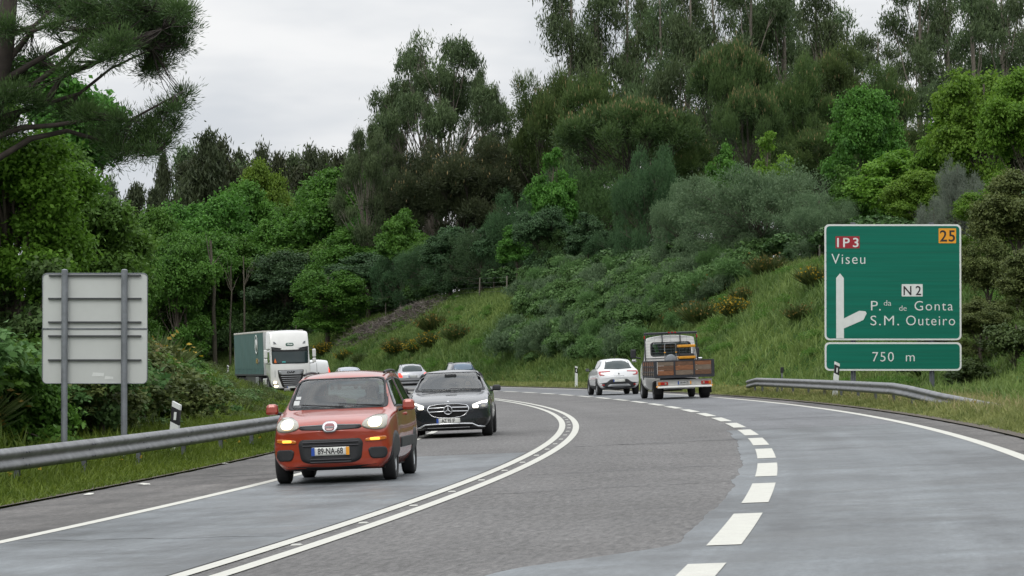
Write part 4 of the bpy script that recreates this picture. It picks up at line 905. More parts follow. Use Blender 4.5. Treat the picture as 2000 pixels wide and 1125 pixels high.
def road_sign():
    Y = 97.; s = Y / FPX; X0 = at(1744, Y); z0 = ground(X0, Y)
    root = empty('direction_sign', (X0, Y, z0), 'big green direction sign with white border and a 750 m panel below', 'road sign')
    Mx = lambda px, py, dy=0.: Matrix.Translation(((px - 1744) * s, dy, height(py, Y) - z0)) @ Matrix.Rotation(R(90), 4, 'X')
    K = s
    def plate(name, x0, y0, x1, y1, r, d0, d1, m, par=root):
        w, h = (x1 - x0) * K, (y1 - y0) * K; return MB().prism(rrect(w, h, r * K), d0, d1, Mx((x0 + x1) / 2, (y0 + y1) / 2)).build(name, m, par)
    for (y0, y1, nm) in ((438, 664.5, 'main_panel'), (668.5, 724, 'distance_panel')):
        pn = plate(nm, 1610.5, y0, 1877.5, y1, 9, 0, .03, M_white); plate('green_face', 1614, y0 + 3.4, 1874, y1 - 3.4, 7, .031, .034, M_green, pn)
        # the faint plank joints of the extruded panel
        jm = MB(); 
        for yy in np.arange(y0 + 19, y1 - 8, 18.2): jm.prism([(-131 * K / 1, -.004), (131 * K, -.004), (131 * K, .004), (-131 * K, .004)], .0345, .0352, Mx(1744, yy))
        tag(jm.build('panel_joints', mat('panel joint', (.0, .085, .055), .5), pn), kind='stuff')
        if nm == 'main_panel': mp_ = pn
        else: dp_ = pn
    F = Mx
    def tx(body, x0, x1, y0, y1, m, par, weight=.004, sp=1.):
        """text fitted to a box measured on the sign face"""
        o = text_obj('lettering', body, 1., m, par, Matrix(), weight, 'LEFT', 1, .002, sp)
        v = np.empty(len(o.data.vertices) * 3, np.float32); o.data.vertices.foreach_get('co', v); v = v.reshape(-1, 3); a, b = v.min(0), v.max(0)
        S = Matrix.Diagonal(((x1 - x0) * K / (b[0] - a[0]), (y1 - y0) * K / (b[1] - a[1]), 1, 1)) @ Matrix.Translation((-(a[0] + b[0]) / 2, -(a[1] + b[1]) / 2, 0))
        o.data.transform(Mx((x0 + x1) / 2, (y0 + y1) / 2, -.041) @ S); return tag(o, kind='stuff') if False else o
    a = plate('route_plate', 1632, 461.5, 1679, 485, 1, .037, .039, M_red, mp_); tx('IP3', 1635, 1677, 464.5, 483, M_white, a, .012, 1.35)
    a = plate('exit_number_plate', 1833.5, 446, 1867.5, 475, 1, .037, .039, M_yel, mp_); tx('25', 1836, 1865.5, 449.5, 472, M_black, a, .012, 1.1)
    a = plate('route_plate', 1761, 555, 1802, 579, 1, .037, .039, M_white, mp_); tx('N2', 1764.5, 1799, 558.5, 576.5, M_black, a, .01, 1.5)
    tx('Viseu', 1624, 1690, 496, 515.5, M_white, mp_, -.006, 1.15)
    tx('P.', 1701, 1720, 588, 606.5, M_white, mp_, -.006); tx('da', 1726, 1740.5, 586.5, 597, M_white, mp_, -.01); tx('de', 1756, 1770.5, 596.5, 607, M_white, mp_, -.01)
    tx('Gonta', 1786, 1861, 588, 606.5, M_white, mp_, -.006, 1.15); tx('S.M.', 1700, 1755.5, 616.5, 635.5, M_white, mp_, -.006, 1.15); tx('Outeiro', 1769.5, 1865, 616.5, 635.5, M_white, mp_, -.006, 1.15)
    tx('750  m', 1703.5, 1786, 687.5, 706, M_white, dp_, -.006, 1.15)
    q = lambda pts: [((x - 1744) * K, (600 - y) * K) for x, y in pts]
    ar = MB(); ar.prism(q([(1633, 661), (1648, 661), (1648, 641.5), (1686, 625), (1692.5, 612), (1690, 608), (1678, 607), (1648, 622), (1648, 543), (1640.5, 534), (1633, 543)]), .037, .040, Mx(1744, 600)); ar.build('route_diagram', M_white, mp_)
    for px in (1667, 1820.5):
        p = MB(); zt = height(434, Y) - z0; x = (px - 1744) * K
        p.box((x, .10, (zt - .5) / 2), (.16, .012, zt + .5)); p.box((x, .04, (zt - .5) / 2), (.012, .12, zt + .5)); p.box((x, .16, (zt - .5) / 2), (.012, .12, zt + .5)); p.build('post', M_post, root)
    b = MB()
    for py in (455, 520, 590, 645, 680, 712): b.box((0, .02, height(py, Y) - z0), (262 * K, .025, .05))
    b.build('back_rail', M_galv_dull, root)
road_sign()
def back_sign():
    Y = 51.; s = Y / FPX; X0 = at(185.5, Y); z0 = ground(X0, Y); root = empty('road_sign', (X0, Y, z0), 'back of a grey aluminium road sign on two posts behind the left guardrail', 'road sign')
    Mx = lambda px, py: Matrix.Translation(((px - 185.5) * s, 0, height(py, Y) - z0)) @ Matrix.Rotation(R(90), 4, 'X')
    for y0, y1 in ((534, 641.5), (643, 749)):
        r = 9 * s; w, h = 205 * s, (y1 - y0) * s; poly = rrect(w, h, r)
        if y0 < 600: poly = [(x, y) for x, y in poly if y > 0] + [(-w / 2, -h / 2), (w / 2, -h / 2)]
        else: poly = [(-w / 2, h / 2)] + [(x, y) for x, y in poly if y < 0] + [(w / 2, h / 2)]
        pn = MB().prism(poly, -.03, 0, Mx(185.5, (y0 + y1) / 2)).build('panel', M_alu, root)
        rim = MB(); pts = [Mx(185.5, (y0 + y1) / 2) @ Vector((x, y, .004)) for x, y in poly]; rim.tube([tuple(p) for p in pts + pts[:1]], .008, 6, caps=False); rim.build('rim', M_galv_dull, pn)
    b = MB()
    for py, L in ((538.5, 180), (583.5, 182), (629.5, 182), (656.5, 182), (703.5, 182)): b.box(((0) * s, -.022, height(py, Y) - z0), (L * s, .035, .022)); b.box((0, -.035, height(py - 1.3, Y) - z0), (L * s, .02, .008))
    b.build('back_rail', mat('dark bracket steel', (.07, .075, .08), .6), root)  # back rails use a darker steel than the posts
    for px in (127.5, 244):
        x = (px - 185.5) * s; zt = height(528, Y) - z0; MB().tube([(x, -.085, -.5), (x, -.085, zt)], .052, 14).build('post', M_galv_dull, root); MB().lathe([(0, .02), (.03, .015), (.055, 0)], Matrix.Translation((x, -.085, zt)), 14).build('post_cap', M_galv_dull, root)
    st = MB().prism([(-.17, -.03), (.02, -.035), (.03, .02), (-.15, .03)], .001, .003, Mx(200, 731)); st.prism([(-.07, -.03), (.07, -.03), (.07, .01), (-.06, .02)], .001, .003, Mx(213, 737)); st.build('sticker', M_white, root)
back_sign()
# ---- wire fences along the crests
def fence(label, pts, h, wires=4, lean=None):
    c = np.mean(pts, 0); root = empty('wire_fence', tuple(c), label, 'fence'); tops = []
    for i, p in enumerate(pts):
        l = Vector((math.sin(i * 2.3) * .06, math.cos(i * 1.7) * .06, 1)) ; p0 = Vector(p - c); MB().tube([p0 - Vector((0, 0, .4)), p0 + l * h * .5, p0 + l * h], [.06, .055, .05], 6).build('post', M_wood, root); tops.append((p0, l))
    for k in range(wires):
        f = .25 + .7 * k / (wires - 1); m = MB()
        for (a, la), (b, lb) in zip(tops[:-1], tops[1:]):
            A = a + la * h * f; B = b + lb * h * f; m.tube([A, (A + B) / 2 - Vector((0, 0, .04)), B], .008, 4, caps=False)
        m.build('wire', M_wire, root)
fence('wire fence on wooden posts along the crest of the grassy knoll', np.array([P(s_, 19.0 + .3 * math.sin(s_)) for s_ in np.arange(206, 292, 7.5)]), 1.45)
fence('wire fence posts on the crest left of the green road sign', np.array([P(s_, 18.9) for s_ in (112, 119, 124, 128, 134)]), 1.4)
fence('old fence stakes on the left bank behind the marker post', np.array([P(s_, -9.6 - .2 * k) for k, s_ in enumerate((24, 30, 34, 44))]), 1.15)
fence('wire fence at the edge of the wood left of the lorry', np.array([P(s_, -14.4) for s_ in (150, 158, 166, 174)]), 1.5)
# two pale trunks at the wood's edge and the shaded stems beside them
def bare_tree(label, pts, r0, Y, cat='tree'):
    X0 = at(pts[0][0], Y); z0 = ground(X0, Y); root = empty('bare_tree', (X0, Y, z0), label, cat); n = len(pts)
    P3 = [(at(x, Y) - X0, .3 * math.sin(i), height(y, Y) - z0) for i, (x, y) in enumerate(pts)]; P3[0] = (P3[0][0], P3[0][1], -.4)
    MB().tube(P3, [r0 * (1 - .6 * i / (n - 1)) for i in range(n)], 8).build('trunk', M_trunk, root); m = MB(); r_ = g_(int(pts[0][0]))
    for k in range(5):
        a = P3[min(n - 2, n // 2 + k % 3)]; e_ = (a[0] + r_.uniform(-1.4, 1.4), a[1] + r_.uniform(-1, 1), a[2] + r_.uniform(1, 3.4)); m.tube([tuple(p) for p in limb_path(a, e_, r_, .05)], [r0 * .35, r0 * .28, r0 * .2, r0 * .12, r0 * .05], 5)
    m.build('limbs', M_trunk, root)
bare_tree('pale crooked trunk at the edge of the wood, left of the lorry', [(421, 700), (418, 640), (416, 600), (419, 560), (414, 520), (412, 470)], .22, 284)
bare_tree('thinner pale trunk leaning left of the crooked one', [(372, 690), (364, 640), (358, 600), (352, 560), (340, 520)], .16, 282)
bare_tree('slim straight trunk behind the trailer roof', [(477, 660), (477, 600), (476, 560), (475, 500)], .11, 283)
bare_tree('slim dark stem between the crooked trunk and the trailer', [(450, 690), (449, 630), (452, 570), (450, 520)], .11, 283)
# ================================================================== vehicles (local +Y forward, X right, Z up)
def paint(name, col, metal=.35, rough=.38, dirt=.12): return mat(name, col, rough, metal, var=dirt, vscale=2.2, coat=.9)
M_tyre = mat('tyre rubber', (.014, .014, .015), .85, var=.3, vscale=12)
M_rim = mat('alloy rim', (.34, .35, .36), .35, metal=.8)
M_rimd = mat('dark hub', (.05, .05, .055), .5, metal=.4)
M_plas = mat('black plastic', (.014, .015, .017), .6, var=.2, vscale=9)
M_under = mat('dark underbody', (.008, .008, .008), .9)
M_chrome = mat('chrome trim', (.62, .63, .65), .18, metal=1.)
M_satin = mat('satin silver plastic', (.30, .31, .32), .4, metal=.5)
M_lens = mat('clear lamp lens', (.27, .26, .21), .15, coat=.6)
M_lensd = mat('smoked lamp interior', (.10, .105, .11), .15, metal=.5, coat=1.)
M_hlon = mat('lit headlamp', (.9, .85, .7), .3, emit=(1, .80, .50), estr=4.5)
M_hlw = mat('lit white headlamp', (.9, .9, .85), .3, emit=(1, .93, .76), estr=3.6)
M_ind = mat('lit amber indicator', (.9, .4, .05), .3, emit=(1, .42, .05), estr=1.8)
M_amb = mat('amber lens', (.50, .15, .01), .25, coat=1.)
M_tail = mat('red lamp lens', (.35, .006, .006), .2, coat=1.)
M_tailon = mat('lit red lamp', (.6, .02, .01), .3, emit=(1, .045, .02), estr=1.3)
M_plate = mat('number plate white', (.60, .61, .58), .45)
M_plateg = mat('number plate grey', (.42, .43, .42), .5)
M_blue = mat('number plate blue', (.01, .06, .32), .45)
M_gl = glassmat('windscreen glass', (.55, .68, .68), .30)
M_gld = mat('dark car glass', (.012, .017, .018), .06, spec=.8, coat=1.)
M_glt = mat('teal dark glass', (.020, .034, .036), .12, spec=.5)
M_seat = mat('dark seat fabric', (.022, .024, .026), .9)
M_skin = mat('skin', (.42, .25, .18), .6)
M_shirt = mat('dark shirt', (.035, .045, .07), .9)
M_hair = mat('dark hair', (.015, .011, .009), .8)
def catmull(V, F, lv, cre={}):
    me = bpy.data.meshes.new('t'); me.from_pydata(V, [], F); o = bpy.data.objects.new('t', me); C.objects.link(o)
    bm = bmesh.new(); bm.from_mesh(me); bm.verts.ensure_lookup_table(); cl = bm.edges.layers.float.new('crease_edge')
    for e_ in bm.edges:
        k = cre.get(tuple(sorted((e_.verts[0].index, e_.verts[1].index))))
        if k: e_[cl] = k
    bmesh.ops.remove_doubles(bm, verts=bm.verts, dist=1e-4); bmesh.ops.recalc_face_normals(bm, faces=bm.faces); bm.to_mesh(me); bm.free()
    md = o.modifiers.new('s', 'SUBSURF'); md.levels = lv; md.render_levels = lv
    dg = bpy.context.evaluated_depsgraph_get(); m2 = bpy.data.meshes.new_from_object(o.evaluated_get(dg)); bpy.data.objects.remove(o); return m2
def loft_body(st, lv=3, cr_=(.55, .45, .55, .35)):
    """st rows: y, w, zb, zs, zt, wt, bow, shoulder factor, roof edge drop"""
    V = []; nk = 8
    def pts(r):
        y, w, zb, zs, zt, wt, bow, sf, ed = r
        q = [(0, zb), (.80 * w, zb), (.97 * w, zb + .12), (w, zb + .5 * (zs - zb)), (w * sf, zs), (wt, zt - ed), (.55 * wt, zt - ed * .25), (0, zt)]
        return q, y, w, bow
    for r in st:
        q, y, w, bow = pts(r)
        for x, z in q: V.append((x, y - bow * (x / w) ** 2, z))
    for r in st:
        q, y, w, bow = pts(r)
        for x, z in q: V.append((-x, y - bow * (x / w) ** 2, z))
    n = len(st); off = n * nk; F = []
    for i in range(n - 1):
        for k in range(nk - 1):
            a = i * nk + k; F.append((a, a + 1, a + nk + 1, a + nk)); F.append((off + a, off + a + nk, off + a + nk + 1, off + a + 1))
    for i in (0, n - 1):      # caps: middle column at x=0, mid column, edge
        q, y, w, bow = pts(st[i]); b = len(V); s = 1
        cols = []
        for fr in (-1, -.55, 0, .55, 1):
            c = []
            for k in range(nk):
                x, z = q[k]; zz = z if abs(fr) == 1 else (q[k][1])
                c.append(len(V)); V.append((x * fr, y - bow * (x * fr / w) ** 2, zz))
            cols.append(c)
        for a, c in zip(cols[:-1], cols[1:]):
            for k in range(nk - 1): F.append((a[k], c[k], c[k + 1], a[k + 1]) if i == 0 else (a[k], a[k + 1], c[k + 1], c[k]))
    F2 = []
    for f in F:
        u = []; [u.append(i) for i in f if not any((Vector(V[i]) - Vector(V[j])).length < 1e-5 for j in u)]
        if len(u) > 2: F2.append(u)
    cre = {}
    for i in range(n - 1):
        for k, w in ((1, cr_[0]), (4, cr_[1]), (5, cr_[2])):
            for o_ in (0, off): cre[(o_ + i * nk + k, o_ + (i + 1) * nk + k)] = w
    for i in (0, n - 1):
        for k in range(nk - 1):
            for o_ in (0, off): cre[(o_ + i * nk + k, o_ + i * nk + k + 1)] = cr_[3]
    return catmull(V, F2, lv, cre)
AX = dict(F=(Vector((0, -1, 0)), lambda a, b: Vector((a, 6, b))), B=(Vector((0, 1, 0)), lambda a, b: Vector((a, -20, b))),
          R=(Vector((-1, 0, 0)), lambda a, b: Vector((5, a, b))), L=(Vector((1, 0, 0)), lambda a, b: Vector((-5, a, b))), T=(Vector((0, 0, -1)), lambda a, b: Vector((a, b, 6))))
def inside(p, poly):
    x, y = p; c = False; n = len(poly)
    for i in range(n):
        x1, y1 = poly[i]; x2, y2 = poly[i - 1]
        if (y1 > y) != (y2 > y) and x < (x2 - x1) * (y - y1) / (y2 - y1) + x1: c = not c
    return c
def smooth_poly(p, it=1):
    """rounds every corner of an outline with a small fixed radius"""
    d0 = .03 + .035 * it; out = []; n = len(p)
    for i in range(n):
        A, B, D = Vector(p[i - 1]), Vector(p[i]), Vector(p[(i + 1) % n]); la, lb = (A - B).length, (D - B).length; d = min(d0, la * .45, lb * .45)
        a, c = B + (A - B) / la * d, B + (D - B) / lb * d
        out += [tuple(a * (1 - t) ** 2 + B * 2 * t * (1 - t) + c * t * t) for t in (0, .25, .5, .75, 1)]
    return out
def rect(x0, z0, x1, z1, r=.01): return rrect(x1 - x0, z1 - z0, r, 3, (x0 + x1) / 2, (z0 + z1) / 2)
def mir(p): return [(-x, z) for x, z in p][::-1]
class Car:
    def __init__(s, name, label, cat, mesh, m, body='body'):
        s.root = empty(name, (0, 0, 0), label, cat); s.bvh = BVHTree.FromPolygons([v.co.copy() for v in mesh.vertices], [tuple(p.vertices) for p in mesh.polygons]); s.mesh = mesh; s.m = m; s.cuts = []; s.bname = body
    def cut(s, ax, poly, z0=-9): s.cuts.append((ax, poly)); return s
    def finish(s):
        me = s.mesh; bm = bmesh.new(); bm.from_mesh(me); dele = []
        for f in bm.faces:
            c = f.calc_center_median(); nn = f.normal
            for ax, poly in s.cuts:
                d, _ = AX[ax]; p = (c.x, c.z) if ax in 'FB' else (c.y, c.z)
                if nn.dot(d) < -.12 and inside(p, poly): dele.append(f); break
        if dele: bmesh.ops.delete(bm, geom=dele, context='FACES')
        bm.to_mesh(me); bm.free(); me.polygons.foreach_set('use_smooth', [True] * len(me.polygons)); me.materials.clear(); me.materials.append(s.m); me.name = s.bname
        o = bpy.data.objects.new(s.bname, me); C.objects.link(o); o.parent = s.root; s.body = o; return o
    def hit(s, ax, a, b):
        d, f = AX[ax]; p, n, i, t = s.bvh.ray_cast(f(a, b), d)
        if p is None:
            q = f(a, b); best = None
            for t_ in np.linspace(2, 24, 45):
                r = s.bvh.find_nearest(q + d * float(t_))
                if best is None or r[3] < best[0]: best = (r[3], q + d * ((r[0] - q).dot(d)))
            p = best[1]
        return p
    def decal(s, name, ax, poly, m, off=.006, thick=.02, hole=0., bulge=0., parent=None, rings=5, step=.05, flat=False):
        d, _ = AX[ax]; pl = []
        for i in range(len(poly)):
            a, b = poly[i - 1], poly[i]; n = max(1, int(math.hypot(a[0] - b[0], a[1] - b[1]) / step))
            pl += [(a[0] + (b[0] - a[0]) * t / n, a[1] + (b[1] - a[1]) * t / n) for t in range(n)]
        cx = sum(p[0] for p in pl) / len(pl); cy = sum(p[1] for p in pl) / len(pl); N = len(pl); V = []; F = []
        ts = [1 - (1 - hole) * j / rings for j in range(rings + (1 if hole else 0))]
        for t in ts:
            for x, y in pl: V.append(s.hit(ax, cx + (x - cx) * t, cy + (y - cy) * t) - d * (off + bulge * (1 - t * t)))
        if flat:
            k = max((v.dot(-d) for v in V)); V = [v + d * (v.dot(-d) - k) for v in V]
        for j in range(len(ts) - 1): F += [(j * N + i, j * N + (i + 1) % N, (j + 1) * N + (i + 1) % N, (j + 1) * N + i) for i in range(N)]
        if not hole:
            c = len(V); p = s.hit(ax, cx, cy) - d * (off + bulge)
            if flat: p = p + d * (p.dot(-d) - k)
            V.append(p); j = len(ts) - 1; F += [(j * N + i, j * N + (i + 1) % N, c) for i in range(N)]
        b = len(V); V += [V[i] + d * thick for i in range(N)]; F += [(i, b + i, b + (i + 1) % N, (i + 1) % N) for i in range(N)]
        if hole:
            b = len(V); j0 = (len(ts) - 1) * N; V += [V[j0 + i] + d * thick for i in range(N)]; F += [(j0 + i, j0 + (i + 1) % N, b + (i + 1) % N, b + i) for i in range(N)]
        mb = MB(); mb.add(V, F, True); o = mb.build(name, m, parent or s.root)
        return o
    def both(s, name, ax, poly, m, **k):
        """a part and its mirror image on the other side"""
        if ax in 'FBT': return s.decal(name, ax, poly, m, **k), s.decal(name, ax, mir(poly), m, **k)
        return s.decal(name, 'R', poly, m, **k), s.decal(name, 'L', poly, m, **k)
    def wheel(s, x, y, r, w=.2, rim=M_rim, dual=False, spokes=5):
        sg = 1 if x > 0 else -1; M = Matrix.Translation((x, y, r)) @ Matrix.Rotation(R(90) * sg, 4, 'Y')
        h = w / 2; e = empty('wheel'); e.parent = s.root
        t = MB().lathe([(r * .62, -h), (r * .9, -h), (r * .985, -h * .8), (r, -h * .4), (r, h * .4), (r * .985, h * .8), (r * .9, h), (r * .64, h * .96), (r * .62, h * .7)], M, 28); t.build('tyre', M_tyre, e)
        m = MB().lathe([(r * .63, h * .8), (r * .60, h * .75), (r * .56, h * .2), (.0, h * .15)], M, 24); m.lathe([(0, h * .75), (r * .12, h * .7), (r * .15, h * .3)], M, 12)
        for k in range(spokes):
            q = 2 * math.pi * k / spokes; m.box(M @ Vector((math.cos(q) * r * .33, math.sin(q) * r * .33, h * .62)), (r * .5, r * .13, h * .2), (M @ Matrix.Rotation(q, 4, 'Z')).to_3x3())
        m.build('rim', rim, e); return e
    def mirror(s, x, y, z, w=.19, h=.13, m=None, arm=.12):
        for sg in (-1, 1):
            e = MB(); e.box((sg * (x + arm), y, z), (w, .12, h), taper=(.82, .8), bev=.04); o = e.build('wing_mirror', m or s.m, s.root)
            MB().tube([(sg * (x - .04), y, z - h * .45), (sg * (x + arm * .6), y, z - h * .3)], .022, 8).build('mirror_arm', M_plas, o)
            MB().box((sg * (x + arm), y - .066, z), (w * .8, .01, h * .75), bev=.004).build('mirror_glass', M_gld, o)
    def plate(s, ax, z, w, h, txt, x=0, yellow=False, m=None, off=.02):
        p = s.decal('number_plate', ax, rect(x - w / 2, z - h / 2, x + w / 2, z + h / 2, .008), m or M_plate, off=off, thick=.03, flat=True, rings=2)
        d = AX[ax][0]; yy = max(v.co.dot(-d) for v in p.data.vertices) + .002
        sg = 1 if ax == 'F' else -1          # reading left is +X seen from the front
        def pos(u): return Vector((x - sg * u, sg * yy, z))
        M = Matrix.Translation(pos(0)) @ (Matrix.Rotation(R(180), 4, 'Z') if ax == 'F' else Matrix()) @ Matrix.Rotation(R(90), 4, 'X')
        MB().box(pos(-w * .46), (w * .085, .004, h * .96)).build('blue_band', M_blue, p)
        if yellow: MB().box(pos(w * .46), (w * .085, .004, h * .96)).build('yellow_band', M_yel, p)
        if txt: text_obj('characters', txt, h * 1.0, M_black, p, M, .002, 'CENTER', .78 * w / .52, .001)
        return p
    def place(s, px, s_target=None, o=None, pos=None, facing=1, yaw=None, dz=0.):
        X, Y = pos; a, b = so_of(X, Y); th = float(ip(RTH, a)) if yaw is None else yaw; e_ = float(ip(RE, a)); z = float(base_z(a, b)) + dz
        f = Vector((math.sin(th), math.cos(th), float(ip(RG, a)))).normalized(); r = Vector((math.cos(th), -math.sin(th), e_)); r = (r - f * r.dot(f)).normalized(); u = r.cross(f)
        if facing < 0: f = -f; r = -r
        M = Matrix((r, f, u)).transposed().to_4x4(); s.root.matrix_world = Matrix.Translation((X, Y, z)) @ M; return s
def person(parent_name, label, loc_root, skin=M_skin):
    """seated driver: one continuous body surface with head, arms to the wheel"""
    V = []; sk = []
    J = dict(pel=(0, -.05, .30, .16), bel=(0, -.08, .48, .15), che=(0, -.10, .68, .165), nec=(0, -.09, .86, .062), hea=(0, -.06, .97, .095), top=(0, -.07, 1.06, .085), crn=(0, -.07, 1.10, .05),
             sl=(-.19, -.09, .80, .062), el=(-.26, .08, .58, .046), wl=(-.20, .30, .66, .032), hl=(-.17, .37, .70, .036), sr=(.19, -.09, .80, .062), er=(.26, .08, .58, .046), wr=(.20, .30, .66, .032), hr=(.17, .37, .70, .036),
             tl=(-.10, .35, .30, .078), kl=(-.12, .48, .32, .062), tr=(.10, .35, .30, .078), kr=(.12, .48, .32, .062), nose=(0, .045, .975, .018))
    E = [('pel', 'bel'), ('bel', 'che'), ('che', 'nec'), ('nec', 'hea'), ('hea', 'top'), ('top', 'crn'), ('che', 'sl'), ('sl', 'el'), ('el', 'wl'), ('wl', 'hl'), ('che', 'sr'), ('sr', 'er'), ('er', 'wr'), ('wr', 'hr'), ('pel', 'tl'), ('tl', 'kl'), ('pel', 'tr'), ('tr', 'kr'), ('hea', 'nose')]
    ks = list(J); me = bpy.data.meshes.new('person'); me.from_pydata([J[k][:3] for k in ks], [(ks.index(a), ks.index(b)) for a, b in E], []); o = bpy.data.objects.new('t', me); C.objects.link(o)
    o.modifiers.new('k', 'SKIN'); sv = me.skin_vertices[0].data
    for i, k in enumerate(ks): sv[i].radius = (J[k][3], J[k][3] * (.8 if k in ('che', 'bel', 'pel') else 1)); 
    sv[0].use_root = True; md = o.modifiers.new('s', 'SUBSURF'); md.levels = 2
    dg = bpy.context.evaluated_depsgraph_get(); m2 = bpy.data.meshes.new_from_object(o.evaluated_get(dg)); bpy.data.objects.remove(o); m2.polygons.foreach_set('use_smooth', [True] * len(m2.polygons)); m2.materials.clear(); m2.materials.append(skin)
    p = bpy.data.objects.new('person', m2); C.objects.link(p); p.matrix_world = loc_root; tag(p, label, 'person')
    h = MB().lathe([(0, .135), (.05, .125), (.085, .09), (.10, .03), (.098, -.02), (.085, -.05)], Matrix.Translation((0, -.085, 1.0)), 16); ho = h.build('hair', M_hair, p)
    sh = [v for v in m2.vertices]; bm = bmesh.new(); bm.from_mesh(m2); dele = [f for f in bm.faces if not (.2 < f.calc_center_median().z < .85 and f.calc_center_median().y < .22)]
    bmesh.ops.delete(bm, geom=dele, context='FACES'); 
    for v in bm.verts: v.co += v.normal * .008
    ms = bpy.data.meshes.new('shirt'); bm.to_mesh(ms); bm.free(); ms.materials.clear(); ms.materials.append(M_shirt); so = bpy.data.objects.new('shirt', ms); C.objects.link(so); so.parent = p
    return p
def interior(c, y_dash, z_dash, y_seat, w, z_roof, rhd=False, rear=None):
    m = MB(); m.box((0, y_dash - .05, z_dash - .16), (w * 1.7, .5, .3), bev=.06); m.build('dashboard', M_plas, c.root)
    seats = [(-.36, y_seat), (.36, y_seat)] + ([(-.36, rear), (.36, rear)] if rear else [])
    for x, y in seats:
        m = MB(); m.box((x, y, .78), (.48, .14, .66), Matrix.Rotation(R(14), 3, 'X'), bev=.06); m.box((x, y + .24, .46), (.48, .5, .14), bev=.05); o = m.build('seat', M_seat, c.root)
        MB().box((x, y - .09, z_roof - .40 if z_roof < 1.48 else 1.20), (.26, .09, .17), bev=.04).build('head_rest', M_seat, o)
    M = Matrix.Translation((-.36, y_dash - .42, z_dash - .05)) @ Matrix.Rotation(R(65), 4, 'X')
    m = MB(); pts = [M @ Vector((.18 * math.cos(a), .18 * math.sin(a), 0)) for a in np.linspace(0, 2 * math.pi, 25)]; m.tube([tuple(p) for p in pts], .014, 6, caps=False); m.box(M @ Vector((0, 0, -.01)), (.34, .05, .03), M.to_3x3(), bev=.01); m.build('steering_wheel', M_plas, c.root)

